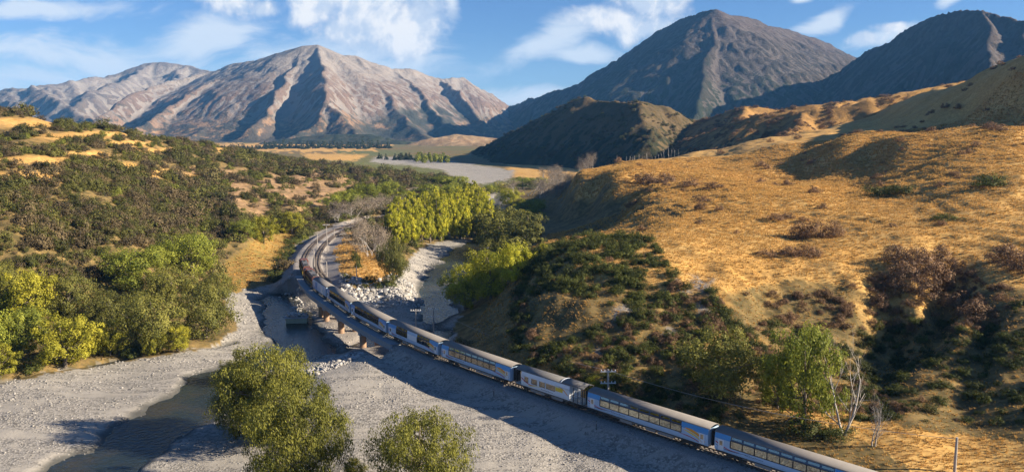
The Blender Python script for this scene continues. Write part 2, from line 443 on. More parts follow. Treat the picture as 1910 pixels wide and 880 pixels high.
# ------------------------------------------------------------------ ground colour zones (soft weights stored on the sheet)
P_GRAVEL = [
 [(-900, 760), (0, 714), (120, 692), (330, 658), (400, 645), (445, 610), (415, 560), (430, 546), (500, 530), (552, 520), (640, 565), (740, 640), (850, 690), (1000, 745), (1100, 778), (1330, 855), (1640, 962), (1640, 1600), (-900, 1600)],
 [(590, 545), (640, 548), (700, 536), (748, 512), (775, 470), (800, 455), (850, 446), (905, 445), (940, 430), (960, 470), (905, 500), (872, 560), (850, 600), (850, 640), (760, 640), (660, 590)],
 [(905, 365), (940, 352), (965, 395), (945, 430), (905, 445), (893, 400)],
 [(700, 292), (760, 293), (870, 305), (960, 318), (950, 335), (890, 345), (850, 336), (830, 318), (760, 308), (690, 303)]]
P_BALLAST = [[(520, 525), (540, 480), (556, 455), (586, 432), (640, 412), (690, 400), (690, 412), (650, 428), (640, 445), (622, 470), (640, 520), (672, 552), (610, 565)]]
P_GOLD = [[(615, 455), (660, 430), (700, 470), (745, 515), (690, 540), (640, 515)],
          [(1030, 312), (1170, 285), (1280, 262), (1560, 218), (1740, 148), (1910, 98), (2600, -60), (2600, 640), (1910, 520), (1700, 585), (1600, 540), (1480, 520), (1360, 545), (1240, 495), (1190, 440), (1290, 395), (1220, 350), (1080, 335)],
          [(940, 305), (1070, 312), (1040, 335), (960, 330)], [(400, 268), (740, 268), (700, 280), (560, 283), (400, 282)], [(560, 286), (690, 288), (660, 300), (580, 298)],
          [(1440, 760), (1640, 830), (1700, 880), (2200, 1000), (2200, 860), (1700, 800), (1500, 750)]]
GOLD_BLOBS = [(25, 230, 85, 10), (130, 256, 70, 8), (60, 301, 105, 11), (45, 331, 90, 11), (235, 268, 60, 5), (150, 288, 50, 6), (295, 323, 24, 8), (235, 311, 22, 8), (180, 250, 70, 5), (300, 280, 60, 4), (350, 330, 20, 6)]
TAN_BLOBS = [(445, 360, 24, 44), (480, 388, 20, 22), (565, 335, 60, 28), (600, 368, 55, 32), (535, 362, 36, 24), (645, 345, 34, 18), (500, 345, 26, 16), (420, 325, 20, 10), (350, 318, 24, 8), (480, 300, 30, 5), (700, 340, 20, 8)]
PALE_BLOBS = [(775, 357, 22, 9), (800, 368, 20, 8), (1290, 525, 34, 12), (1312, 555, 15, 34), (1160, 590, 22, 22), (1240, 620, 18, 16), (1270, 540, 24, 8), (1120, 660, 26, 14), (1330, 530, 10, 14)]
ORANGE = [[(390, 545), (420, 490), (470, 450), (540, 430), (580, 425), (545, 460), (500, 520), (440, 545)]]
GREEN_FLAT = [[(560, 300), (700, 300), (840, 316), (860, 336), (800, 335), (690, 310)], [(620, 280), (760, 283), (760, 290), (640, 292)], [(890, 335), (1000, 333), (1010, 350), (900, 352)]]
def poly_w(px, py, polys):
    o = np.zeros(px.shape)
    for P in polys: o = np.maximum(o, inpoly(px, py, P))
    return o
def blob_w(px, py, blobs, soft=0.5):
    o = np.zeros(px.shape)
    for bx, by, rx, ry in blobs:
        o = np.maximum(o, 1 - sstep(np.hypot((px - bx) / rx, (py - by) / ry), 1 - soft, 1 + soft))
    return o
def zones(x, y, z):
    """weights: gravel, gold grass, tan soil, pale rock, ballast, orange meadow, green flat (the rest is scrub floor)"""
    px, py = proj(x, y, z)
    D = np.hypot(x, y)
    jx = px + fbm(x * 14 / np.maximum(D, 1) * 6, y / 6, 4, 51) * 16; jy = py + fbm(x * 14 / np.maximum(D, 1) * 6, y / 6, 4, 53) * 7
    g = poly_w(jx, jy, P_GRAVEL) * (z < 0.5)
    b = poly_w(jx, jy, P_BALLAST)
    dist, s = polydist(x, y, TRACK[::4])
    b = np.maximum(b, 1 - sstep(dist + fbm(x, y, 2, 61) * 0.6, 2.9, 3.8))
    go = np.maximum(poly_w(jx, jy, P_GOLD), blob_w(jx, jy, GOLD_BLOBS) * (D < 620))
    right = (px > 1010) & (D > 60)
    go = np.maximum(go, right * sstep(fbm(x / 16, y / 16, 4, 71) + sstep(z, 4, 16) * 0.5 - 0.32, -0.12, 0.25) * (z > -0.4))
    ta = blob_w(jx, jy, TAN_BLOBS) * (z > 0) * sstep(fbm(x / 6, y / 6, 3, 81), -0.45, 0.0)
    pa = blob_w(jx, jy, PALE_BLOBS, 0.35) * (z > -1) * sstep(fbm(x / 4, y / 4, 4, 83), -0.12, 0.2)
    og = poly_w(jx, jy, ORANGE) * (z < 3)
    gf = poly_w(jx, jy, GREEN_FLAT) * (z < 4) + (D > 800) * (1 - go) * sstep(fbm(x / 160, y / 60, 3, 91), -0.1, 0.2) * 0.8
    gf = np.clip(gf, 0, 1) * (1 - g)
    return [np.clip(v, 0, 1) for v in (g, go, ta, pa, b, og, gf)]

def ground_material():
    m = bpy.data.materials.new('ground'); m.use_nodes = True
    t = NT(m.node_tree); p = t.n['Principled BSDF']
    co = t.new('ShaderNodeTexCoord').outputs['Object']
    w1 = t.new('ShaderNodeSeparateColor'); t.l.new(t.attr('zone_a'), w1.inputs[0])
    w2 = t.new('ShaderNodeSeparateColor'); t.l.new(t.attr('zone_b'), w2.inputs[0])
    gf = t.attr('green_flat', 'Fac')
    nb = t.noise(co, 0.05, 5, 0.6); nm = t.noise(co, 0.35, 5, 0.65); nf = t.noise(co, 1.9, 5, 0.7); nff = t.noise(co, 6.0, 3, 0.7)
    scrub = t.mix(t.step(nm, 0.35, 0.7), (0.085, 0.066, 0.028), (0.26, 0.175, 0.068))
    scrub = t.mix(t.step(nf, 0.5, 0.75), scrub, (0.075, 0.085, 0.026))
    # golden grass: tawny with paler and browner drifts, combed by wind along the slope
    st = t.new('ShaderNodeMapping'); t.put(st.inputs['Vector'], co); st.inputs['Scale'].default_value = (0.55, 1.6, 1.2); st.inputs['Rotation'].default_value = (0, 0, radians(20))
    nst = t.noise(st.outputs[0], 0.7, 6, 0.72, 0.6)
    gold = t.mix(t.step(nb, 0.3, 0.7), (0.51, 0.295, 0.085), (0.63, 0.40, 0.135))
    gold = t.mix(t.step(nst, 0.40, 0.68), gold, (0.30, 0.16, 0.048))
    gold = t.mix(t.step(nf, 0.56, 0.72, 0, 0.6), gold, (0.17, 0.105, 0.040))
    gold = t.mix(t.step(nm, 0.60, 0.74, 0, 0.6), gold, (0.17, 0.14, 0.045))
    # gravel: grey stones of many tones
    vo = t.new('ShaderNodeTexVoronoi', feature='F1'); t.put(vo.inputs['Vector'], co); vo.inputs['Scale'].default_value = 3.4; vo.inputs['Randomness'].default_value = 1
    vs = t.new('ShaderNodeSeparateColor'); t.l.new(vo.outputs['Color'], vs.inputs[0])
    stm = t.new('ShaderNodeMapping'); t.put(stm.inputs['Vector'], co); stm.inputs['Scale'].default_value = (0.05, 0.22, 0.1); stm.inputs['Rotation'].default_value = (0, 0, radians(-24))
    ns = t.noise(stm.outputs[0], 1.6, 6, 0.62, 0.8)
    grav = t.mix(t.step(vs.outputs[0], 0.1, 0.9), (0.16, 0.15, 0.135), (0.35, 0.325, 0.29))
    sand = t.mix(nf, (0.30, 0.275, 0.24), (0.36, 0.335, 0.295))
    sandy = t.step(ns, 0.44, 0.60)
    grav = t.mix(sandy, grav, sand)
    grav = t.mix(t.step(nb, 0.55, 0.75, 0, 0.45), grav, (0.20, 0.185, 0.17))
    wet = t.attr('wet', 'Fac')
    grav = t.mix(wet, grav, (0.085, 0.084, 0.076))
    ball = t.mix(t.step(nff, 0.3, 0.7), (0.20, 0.18, 0.165), (0.36, 0.325, 0.295))
    tan_ = t.mix(t.step(nm, 0.35, 0.65), (0.20, 0.125, 0.062), (0.35, 0.225, 0.125))
    pale = t.mix(t.step(nf, 0.3, 0.7), (0.17, 0.15, 0.13), (0.30, 0.265, 0.225))
    oran = t.mix(t.step(nm, 0.35, 0.65), (0.31, 0.185, 0.055), (0.19, 0.145, 0.042))
    oran = t.mix(t.step(nf, 0.55, 0.75), oran, (0.11, 0.11, 0.03))
    flat = t.mix(t.step(nm, 0.35, 0.65), (0.075, 0.095, 0.030), (0.145, 0.135, 0.05))
    c = scrub
    c = t.mix(gf, c, flat)
    c = t.mix(w2.outputs[1], c, oran)
    c = t.mix(w1.outputs[1], c, gold)
    c = t.mix(w1.outputs[2], c, tan_)
    c = t.mix(w1.outputs[0], c, grav)
    c = t.mix(w2.outputs[0], c, pale)
    c = t.mix(w2.outputs[2], c, ball)
    t.l.new(c, p.inputs['Base Color'])
    p.inputs['Roughness'].default_value = 0.95; p.inputs['Specular IOR Level'].default_value = 0.15
    b1 = t.new('ShaderNodeBump'); b1.inputs['Strength'].default_value = 0.5; b1.inputs['Distance'].default_value = 0.16
    h = t.math('ADD', t.math('MULTIPLY', vo.outputs['Distance'], t.math('MULTIPLY', w1.outputs[0], t.math('SUBTRACT', 0.9, t.math('MULTIPLY', sandy, 0.7)))), t.math('MULTIPLY', nf, 0.9))
    h = t.math('ADD', h, t.math('MULTIPLY', t.math('MULTIPLY', nst, w1.outputs[1]), 1.6))
    t.l.new(h, b1.inputs['Height']); t.l.new(b1.outputs[0], p.inputs['Normal'])
    return m

def build_ground():
    nx, ny = 540, 760
    th = np.linspace(radians(-43), radians(43), nx)
    r = np.exp(np.linspace(math.log(34), math.log(1500), ny - 40)); r = np.concatenate([r, np.exp(np.linspace(math.log(1500), math.log(9000), 41))[1:]])
    ny = len(r)
    T, R = np.meshgrid(th, r)
    x, y = R * np.sin(T), R * np.cos(T)
    z = Z(x, y)
    g, go, ta, pa, b, og, gf = [w.ravel() for w in zones(x, y, z)]
    wet = ((1 - sstep(z.ravel() + fbm(x.ravel() / 3, y.ravel() / 3, 2, 95) * 0.15, -5.55, -5.02)) * g)
    V = np.stack([x, y, z], -1).reshape(-1, 3)
    F = grid_faces(ny, nx)[:, ::-1]
    mat = ground_material()
    # which piece of the valley a face belongs to
    fc = V[F].mean(1)
    px, py = proj(fc[:, 0], fc[:, 1], fc[:, 2])
    D = np.hypot(fc[:, 0], fc[:, 1])
    gv = g[F].mean(1) > 0.5; bl = b[F].mean(1) > 0.5
    cls = np.where(bl, 4, np.where(gv, 0, np.where(D > 780, 3, np.where((fc[:, 0] > -0.02 * D) & ((px > 850) | (D < 120)), 2, 1))))
    for k, nm in ((0, 'riverbed'), (1, 'hillside_scrub'), (2, 'hillside_grass'), (3, 'plain'), (4, 'railway_ballast')):
        f = F[cls == k]
        if not len(f): continue
        ids, inv = np.unique(f, return_inverse=True); inv = inv.reshape(f.shape)
        me = mesh_np(nm, V[ids], inv, mat, smooth=True, attrs={
            'zone_a': ('COLOR', np.stack([g, go, ta], -1)[ids]), 'zone_b': ('COLOR', np.stack([pa, og, b], -1)[ids]),
            'green_flat': ('FLOAT', gf[ids]), 'wet': ('FLOAT', wet[ids])})
        o = link(nm, me); o['kind'] = 'structure'
        lab = {0: 'grey gravel riverbed with braided channels', 1: 'left hillside under dark scrub', 2: 'golden grassy hillside and terrace on the right', 3: 'flat dry plain at the mountain foot', 4: 'grey stone ballast of the railway'}[k]
        o['label'] = lab
    # outer ground sheet, out to the horizon all round
    a = np.linspace(0, 2 * pi, 97)[:-1]
    rr = np.array([5, 40, 400, 3000, 9500.0])
    V2 = np.array([(q * sin(k), q * cos(k), -9.0) for q in rr for k in a])
    n = len(a); F2 = []
    for i in range(len(rr) - 1):
        for j in range(n): F2.append((i * n + j, i * n + (j + 1) % n, (i + 1) * n + (j + 1) % n, (i + 1) * n + j))
    gm = material('ground_far', (0.16, 0.12, 0.06), 0.95, var=0.4, vscale=0.01)
    o = link('ground', mesh_np('ground', V2, np.array(F2), gm)); o['kind'] = 'structure'
build_ground()

def water_material(name, tint, rough=0.16, scale=1.1, strength=0.7):
    m = bpy.data.materials.new(name); m.use_nodes = True
    t = NT(m.node_tree); p = t.n['Principled BSDF']
    co = t.new('ShaderNodeTexCoord').outputs['Object']
    rip = t.noise(co, 0.35, 5, 0.6, 1.2)
    c = t.mix(t.step(t.noise(co, 0.12, 4, 0.6), 0.4, 0.65), tint, (0.036, 0.034, 0.026))
    c = t.mix(t.step(rip, 0.71, 0.76), c, (0.55, 0.60, 0.62))
    t.l.new(c, p.inputs['Base Color'])
    t.l.new(t.step(rip, 0.66, 0.74, rough, 0.6), p.inputs['Roughness'])
    p.inputs['IOR'].default_value = 1.33; p.inputs['Specular IOR Level'].default_value = 0.4
    b = t.new('ShaderNodeBump'); b.inputs['Strength'].default_value = strength; b.inputs['Distance'].default_value = 0.22
    t.put(b.inputs['Height'], t.noise(co, scale, 4, 0.6, 0.6)); t.l.new(b.outputs[0], p.inputs['Normal'])
    return m
def build_water():
    m = water_material('river_water', (0.018, 0.026, 0.026))
    # one level sheet; the gravel bars stand out of it
    nx, ny = 200, 240
    x, y = np.meshgrid(np.linspace(-260, 90, nx), np.linspace(40, 460, ny))
    z = Z(x, y)
    V = np.stack([x, y, np.full_like(x, -5.62)], -1).reshape(-1, 3)
    F = grid_faces(ny, nx)
    low = z.ravel() < -5.3
    F = F[low[F].any(1)]
    ids, inv = np.unique(F, return_inverse=True)
    o = link('river_water', mesh_np('river_water', V[ids], inv.reshape(F.shape), m)); o['kind'] = 'structure'; o['label'] = 'shallow river winding under the bridge'
build_water()
# ------------------------------------------------------------------ mountains and far hills
def erode(h, cell, drops=20000, rounds=6, steps=60, strength=1.0, seed=0):
    rng = np.random.default_rng(seed)
    ny, nx = h.shape
    for _ in range(rounds):
        px = rng.uniform(1, nx - 2.01, drops); py = rng.uniform(1, ny - 2.01, drops)
        dx = np.zeros(drops); dy = np.zeros(drops); sed = np.zeros(drops); water = np.ones(drops); vel = np.ones(drops)
        for s in range(steps):
            ix = px.astype(int); iy = py.astype(int); fx = px - ix; fy = py - iy
            a = h[iy, ix]; b = h[iy, ix + 1]; c = h[iy + 1, ix]; d = h[iy + 1, ix + 1]
            gx = (b - a) * (1 - fy) + (d - c) * fy; gy = (c - a) * (1 - fx) + (d - b) * fx
            z = a * (1 - fx) * (1 - fy) + b * fx * (1 - fy) + c * (1 - fx) * fy + d * fx * fy
            dx = dx * 0.25 - gx * 0.75; dy = dy * 0.25 - gy * 0.75
            L = np.hypot(dx, dy) + 1e-9; dx = dx / L; dy = dy / L
            nxp = np.clip(px + dx, 1, nx - 2.01); nyp = np.clip(py + dy, 1, ny - 2.01)
            jx = nxp.astype(int); jy = nyp.astype(int); ex = nxp - jx; ey = nyp - jy
            z2 = h[jy, jx] * (1 - ex) * (1 - ey) + h[jy, jx + 1] * ex * (1 - ey) + h[jy + 1, jx] * (1 - ex) * ey + h[jy + 1, jx + 1] * ex * ey
            dz = z2 - z
            cap = np.maximum(-dz / cell, 0.02) * vel * water * 0.9 * cell * strength
            up = dz > 0
            dep = np.where(up, np.minimum(dz, sed), np.where(sed > cap, (sed - cap) * 0.15, 0))
            ero = np.where(~up & (sed <= cap), np.minimum((cap - sed) * 0.22, -dz * 0.9), 0)
            q = dep - ero; sed = sed - q
            for oy, ox, w in ((0, 0, (1 - fx) * (1 - fy)), (0, 1, fx * (1 - fy)), (1, 0, (1 - fx) * fy), (1, 1, fx * fy)):
                np.add.at(h, (iy + oy, ix + ox), q * w)
            vel = np.clip(vel * 0.9 + np.maximum(-dz, 0) / cell * 0.3, 0.1, 3); water *= 0.985
            px, py = nxp, nyp
    return h
def streaks(h, cell, n, seed):
    """noise smeared along the fall line: gully and scree stripes running straight down the slopes"""
    rng = np.random.default_rng(seed + 99)
    gy, gx = np.gradient(h, cell); L = np.hypot(gx, gy) + 1e-6; gx, gy = gx / L, gy / L
    ny, nx = h.shape; out = np.zeros(h.shape)
    iy0, ix0 = np.mgrid[0:ny, 0:nx]
    for size, w in ((1, .5), (3, .8)):
        nz = np.repeat(np.repeat(rng.normal(size=(ny // size + 1, nx // size + 1)), size, 0), size, 1)[:ny, :nx]
        acc = nz.copy()
        for sgn in (1, -1):
            px = ix0.astype(float); py = iy0.astype(float)
            for k in range(n):
                ix = np.clip(np.rint(px).astype(int), 0, nx - 1); iy = np.clip(np.rint(py).astype(int), 0, ny - 1)
                px = px + sgn * gx[iy, ix]; py = py + sgn * gy[iy, ix]
                ix = np.clip(np.rint(px).astype(int), 0, nx - 1); iy = np.clip(np.rint(py).astype(int), 0, ny - 1)
                acc += nz[iy, ix]
        out += w * (acc - acc.mean()) / acc.std()
    return out / out.std()
def tent(x, y, ridges, k):
    """height of sloping sides falling from ridge lines; each ridge is a list of x, y, z"""
    h = np.full(x.shape, -400.0)
    for R, kk in ridges:
        kk = kk or k
        for a, b in zip(R[:-1], R[1:]):
            ab = b[:2] - a[:2]; L2 = (ab ** 2).sum()
            t = np.clip(((x - a[0]) * ab[0] + (y - a[1]) * ab[1]) / L2, 0, 1)
            d = np.hypot(x - a[0] - t * ab[0], y - a[1] - t * ab[1])
            h = np.maximum(h, a[2] + t * (b[2] - a[2]) - kk * d)
    return h
def ridge(pts): return np.array([at(*p) for p in pts])
def mountain(name, label, ridges, k, cell, mat, warp=60, rough=18, foot=0.0, drops=(9000, 8, 70, 1.0), seed=0, zmin=-6, paint=None, pad=200, blur=1, scale=120, carve=3.0):
    R = [(ridge(r[0]), r[1]) if isinstance(r, tuple) else (ridge(r), None) for r in ridges]
    allp = np.concatenate([r[0] for r in R]); hmax = allp[:, 2].max()
    x0, x1 = allp[:, 0].min() - pad, allp[:, 0].max() + pad; y0, y1 = allp[:, 1].min() - pad * 1.6, allp[:, 1].max() + pad
    nx, ny = int((x1 - x0) / cell), int((y1 - y0) / cell)
    X, Y = np.meshgrid(np.linspace(x0, x1, nx), np.linspace(y0, y1, ny))
    amp = sstep(hmax - tent(X, Y, R, k), 0, hmax * 0.25) * 0.85 + 0.15
    wx = fbm(X / scale, Y / scale, 4, seed) * warp * amp; wy = fbm(X / scale, Y / scale, 4, seed + 7) * warp * amp
    h = tent(X + wx, Y + wy, R, k)
    h = h + (ridged(X / (scale * .8), Y / (scale * .8), 5, seed + 3) - 0.5) * rough * amp
    if foot:                                              # concave fans towards the foot
        lo = np.clip(h / (hmax * foot), -0.3, 1); h = np.where(h < hmax * foot, hmax * foot * np.sign(lo) * np.abs(lo) ** 1.5, h)
    if drops: h = erode(h, cell, *drops, seed=seed)
    for _ in range(blur):
        h[1:-1, 1:-1] = h[1:-1, 1:-1] * 0.6 + (h[:-2, 1:-1] + h[2:, 1:-1] + h[1:-1, :-2] + h[1:-1, 2:]) * 0.1
    st = streaks(h, cell, 16, seed)
    gy, gx = np.gradient(h, cell)
    h = h - carve * np.clip(st, -2, 2) * np.clip(np.hypot(gx, gy) - 0.12, 0, 0.8)
    V = np.stack([X, Y, h], -1).reshape(-1, 3)
    F = grid_faces(ny, nx)
    F = F[(V[F][:, :, 2] > zmin).any(1)]
    ids, inv = np.unique(F, return_inverse=True)
    V = V[ids]
    gy, gx = np.gradient(h, cell)
    slope = np.hypot(gx, gy).ravel()[ids]
    lap = (np.roll(h, 1, 0) + np.roll(h, -1, 0) + np.roll(h, 1, 1) + np.roll(h, -1, 1) - 4 * h)
    for _ in range(2): lap = (lap + np.roll(lap, 1, 0) + np.roll(lap, -1, 0) + np.roll(lap, 1, 1) + np.roll(lap, -1, 1)) / 5
    lap = lap.ravel()[ids] / cell
    rel = V[:, 2] / hmax
    attrs = {'rel': ('FLOAT', rel), 'slope': ('FLOAT', slope), 'hollow': ('FLOAT', np.clip(lap * 4 + 0.5, 0, 1)), 'streak': ('FLOAT', np.clip(st.ravel()[ids] * 0.22 + 0.5, 0, 1))}
    px, py = proj(V[:, 0], V[:, 1], V[:, 2])
    attrs['paint'] = ('FLOAT', paint(V, px, py) if paint else np.zeros(len(V)))
    o = link(name, mesh_np(name, V, inv.reshape(F.shape), mat, smooth=True, attrs=attrs))
    o['kind'] = 'structure'; o['label'] = label
    return o
def mountain_material(name, top, mid, low, veg, scree, lo=0.25, hi=0.62, vegamt=0.5, s=1.0, treeline=0.3):
    """rock and scree above, tawny tussock below, dark scrub in patches, pale scree in the hollows"""
    m = bpy.data.materials.new(name); m.use_nodes = True
    t = NT(m.node_tree); p = t.n['Principled BSDF']
    co = t.new('ShaderNodeTexCoord').outputs['Object']
    rel = t.attr('rel', 'Fac'); hol = t.attr('hollow', 'Fac'); slo = t.attr('slope', 'Fac'); pt = t.attr('paint', 'Fac')
    n1 = t.noise(co, 0.006 * s, 6, 0.62, 0.5); n2 = t.noise(co, 0.025 * s, 6, 0.68); n3 = t.noise(co, 0.09 * s, 4, 0.7)
    rr = t.math('ADD', rel, t.math('MULTIPLY', t.math('SUBTRACT', n1, 0.5), 0.55))
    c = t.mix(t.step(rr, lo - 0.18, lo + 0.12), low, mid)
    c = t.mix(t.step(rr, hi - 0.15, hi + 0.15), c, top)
    c = t.mix(t.step(n3, 0.35, 0.7, 0, 0.55), c, t.mix(1.0, c, (0.5, 0.5, 0.5), 'MULTIPLY'))
    v = t.math('MULTIPLY', t.step(t.math('ADD', n2, t.math('MULTIPLY', t.math('SUBTRACT', treeline, rel), 0.5)), 0.5, 0.62), vegamt)
    c = t.mix(v, c, veg)
    sk = t.attr('streak', 'Fac')
    c = t.mix(t.math('MULTIPLY', t.step(t.math('ADD', sk, t.math('MULTIPLY', t.math('SUBTRACT', n2, 0.5), 0.5)), 0.58, 0.82), t.math('SUBTRACT', 0.8, t.math('MULTIPLY', t.step(rr, hi - .2, hi + .1), 0.68))), c, t.mix(0.5, veg, mid))
    c = t.mix(t.math('MULTIPLY', t.step(sk, 0.40, 0.18), t.math('MULTIPLY', t.step(rel, 0.15, 0.35), 0.7)), c, scree)
    sc = t.math('MULTIPLY', t.step(t.math('ADD', hol, t.math('MULTIPLY', t.math('SUBTRACT', n2, 0.5), 0.7)), 0.56, 0.75), t.step(rel, 0.08, 0.3))
    c = t.mix(t.math('MULTIPLY', sc, 0.75), c, scree)
    c = t.mix(pt, c, veg)
    t.l.new(c, p.inputs['Base Color'])
    p.inputs['Roughness'].default_value = 1; p.inputs['Specular IOR Level'].default_value = 0.1
    b = t.new('ShaderNodeBump'); b.inputs['Strength'].default_value = 0.7; b.inputs['Distance'].default_value = 14 / s
    t.l.new(t.math('ADD', n2, t.math('MULTIPLY', n3, 0.5)), b.inputs['Height']); t.l.new(b.outputs[0], p.inputs['Normal'])
    return m

MT_GREY = mountain_material('central_mountain', (0.25, 0.217, 0.19), (0.165, 0.117, 0.092), (0.31, 0.19, 0.10), (0.042, 0.044, 0.036), (0.235, 0.21, 0.19), 0.20, 0.60, 0.9)
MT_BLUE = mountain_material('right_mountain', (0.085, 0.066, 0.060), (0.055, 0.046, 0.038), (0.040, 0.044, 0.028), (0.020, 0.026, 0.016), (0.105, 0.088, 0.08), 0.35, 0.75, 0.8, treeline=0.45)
MT_FAR = mountain_material('left_mountain', (0.185, 0.16, 0.145), (0.13, 0.105, 0.09), (0.19, 0.125, 0.08), (0.06, 0.058, 0.045), (0.24, 0.215, 0.19), 0.22, 0.5, 0.5)
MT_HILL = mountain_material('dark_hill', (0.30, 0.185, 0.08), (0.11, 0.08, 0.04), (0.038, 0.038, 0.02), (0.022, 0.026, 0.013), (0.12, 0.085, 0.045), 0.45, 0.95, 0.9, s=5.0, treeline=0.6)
MT_RIDGE = mountain_material('tawny_ridge', (0.45, 0.26, 0.080), (0.30, 0.17, 0.058), (0.15, 0.095, 0.038), (0.060, 0.046, 0.024), (0.36, 0.205, 0.070), 0.35, 0.75, 0.8, s=9.0, treeline=0.45)

MT_FOREST = mountain_material('forest_hill', (0.035, 0.042, 0.024), (0.035, 0.042, 0.024), (0.05, 0.05, 0.03), (0.028, 0.034, 0.02), (0.05, 0.05, 0.035), s=2.0)
MT_TAN = mountain_material('tan_foothill', (0.36, 0.24, 0.12), (0.33, 0.21, 0.11), (0.30, 0.20, 0.11), (0.10, 0.09, 0.05), (0.36, 0.25, 0.14), vegamt=0.3, s=3.0)

def paint_central(V, px, py):                              # dark native forest on the lower spurs
    w = blob_w(px, py, [(640, 262, 150, 10), (560, 255, 60, 10), (720, 245, 60, 20), (800, 225, 90, 30)], 0.4)
    return w * sstep(fbm(V[:, 0] / 90, V[:, 1] / 90, 4, 5), -0.35, 0.1)
mountain('central_mountain', 'big pale grey scree mountain with sharp spurs beyond the plain', [
    ([(330, 165, 4500), (395, 133, 4300), (440, 118, 4150), (475, 113, 4000), (530, 95, 3800), (568, 85, 3700), (592, 83, 3700), (640, 103, 3800), (665, 104, 3850), (700, 118, 3920)], 0.50),
    ([(700, 118, 3920), (735, 129, 4000), (760, 127, 4050), (820, 146, 4250), (862, 144, 4350), (900, 165, 4500), (945, 197, 4800), (1010, 235, 5100)], 0.78),
    ([(568, 85, 3700), (556, 108, 3540), (533, 150, 3270), (500, 195, 3010), (470, 225, 2830)], 0.9),
    ([(592, 83, 3700), (602, 118, 3380), (605, 152, 3120), (608, 179, 2930), (585, 212, 2790), (545, 240, 2690)], 0.8),
    ([(608, 179, 2930), (640, 210, 2790), (675, 245, 2620)], 0.75),
    ([(665, 104, 3850), (715, 165, 3420), (760, 215, 3080), (810, 252, 2800)], 0.62),
    ([(735, 129, 4000), (765, 150, 3760), (800, 185, 3480), (840, 225, 3200)], 0.9),
    ([(820, 146, 4250), (850, 168, 3980), (885, 200, 3700), (915, 232, 3480)], 0.9),
    ([(475, 113, 4000), (430, 138, 3760), (380, 160, 3520), (320, 190, 3260), (270, 215, 3060), (225, 243, 2900)], 0.85),
    ([(395, 133, 4300), (310, 152, 4050), (250, 172, 3820), (190, 205, 3500), (150, 235, 3300)], 0.8),
    ([(530, 95, 3800), (470, 160, 3430), (400, 215, 3080), (350, 245, 2880)], 0.6),
], 0.78, 7.0, MT_GREY, warp=34, rough=9, foot=0.42, drops=(12000, 3, 80, 0.7), seed=11, carve=3.0, paint=paint_central, pad=330, scale=130)
mountain('forest_hill', 'low dark forested hill at the foot of the central mountain', [
    [(470, 270, 2420), (540, 258, 2440), (610, 250, 2450), (690, 250, 2430), (750, 262, 2380), (790, 270, 2350)]], 0.30, 6.0, MT_FOREST, warp=20, rough=8, drops=None, seed=15, carve=0.8, pad=160, scale=60)
mountain('tan_foothill', 'low tan foothill at the end of the plain', [
    [(765, 272, 2180), (800, 260, 2220), (850, 250, 2260), (905, 256, 2240), (960, 262, 2200)]], 0.22, 6.0, MT_TAN, warp=20, rough=5, drops=None, seed=16, carve=0.8, pad=160, scale=70)
mountain('left_mountain', 'hazy grey far range with a rounded summit on the left', [
    [(-300, 200, 4600), (-100, 180, 4700), (0, 168, 4800), (60, 158, 4800), (130, 150, 4900), (200, 140, 5200), (268, 119, 5300), (300, 114, 5300), (345, 121, 5300), (395, 133, 5200), (480, 150, 5100)],
    [(285, 116, 5300), (240, 145, 4900), (180, 165, 4500), (140, 190, 4200)], [(60, 158, 4800), (110, 185, 4300), (170, 215, 3900), (210, 240, 3600)],
    [(-100, 180, 4700), (-40, 205, 4200), (40, 235, 3800)], [(345, 121, 5300), (330, 150, 4900), (300, 175, 4600)], [(0, 168, 4800), (30, 195, 4350), (80, 225, 3950)],
], 0.62, 11.0, MT_FAR, warp=60, rough=22, foot=0.4, drops=(8000, 5, 70, 0.9), seed=23, carve=6.0, pad=350, scale=180)
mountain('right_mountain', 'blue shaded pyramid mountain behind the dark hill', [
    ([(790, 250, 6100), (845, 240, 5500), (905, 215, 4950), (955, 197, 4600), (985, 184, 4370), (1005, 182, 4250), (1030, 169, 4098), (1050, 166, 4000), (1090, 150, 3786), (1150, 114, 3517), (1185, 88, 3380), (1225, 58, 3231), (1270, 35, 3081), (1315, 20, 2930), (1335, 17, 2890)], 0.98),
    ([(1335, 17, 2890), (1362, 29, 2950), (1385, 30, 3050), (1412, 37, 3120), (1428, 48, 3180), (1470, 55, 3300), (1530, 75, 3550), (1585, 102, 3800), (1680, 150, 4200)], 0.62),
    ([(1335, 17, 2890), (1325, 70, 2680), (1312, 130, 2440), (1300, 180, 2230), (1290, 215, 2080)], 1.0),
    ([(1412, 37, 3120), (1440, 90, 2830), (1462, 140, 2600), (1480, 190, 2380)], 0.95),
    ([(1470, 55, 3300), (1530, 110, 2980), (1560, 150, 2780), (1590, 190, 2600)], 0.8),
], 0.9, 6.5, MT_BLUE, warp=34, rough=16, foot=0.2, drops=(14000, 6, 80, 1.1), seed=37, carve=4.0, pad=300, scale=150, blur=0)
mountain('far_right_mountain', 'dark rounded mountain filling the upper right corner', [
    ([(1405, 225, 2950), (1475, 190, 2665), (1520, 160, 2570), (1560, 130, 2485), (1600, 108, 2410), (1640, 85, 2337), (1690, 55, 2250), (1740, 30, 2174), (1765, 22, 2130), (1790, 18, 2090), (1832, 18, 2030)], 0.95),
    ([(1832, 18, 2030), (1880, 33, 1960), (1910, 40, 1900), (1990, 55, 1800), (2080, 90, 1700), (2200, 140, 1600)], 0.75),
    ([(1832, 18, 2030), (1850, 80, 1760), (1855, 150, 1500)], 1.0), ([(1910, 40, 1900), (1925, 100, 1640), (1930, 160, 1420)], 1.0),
], 0.78, 6.0, MT_BLUE, warp=26, rough=11, foot=0.15, drops=(12000, 5, 80, 1.0), seed=51, carve=3.5, pad=280, scale=140, blur=0)
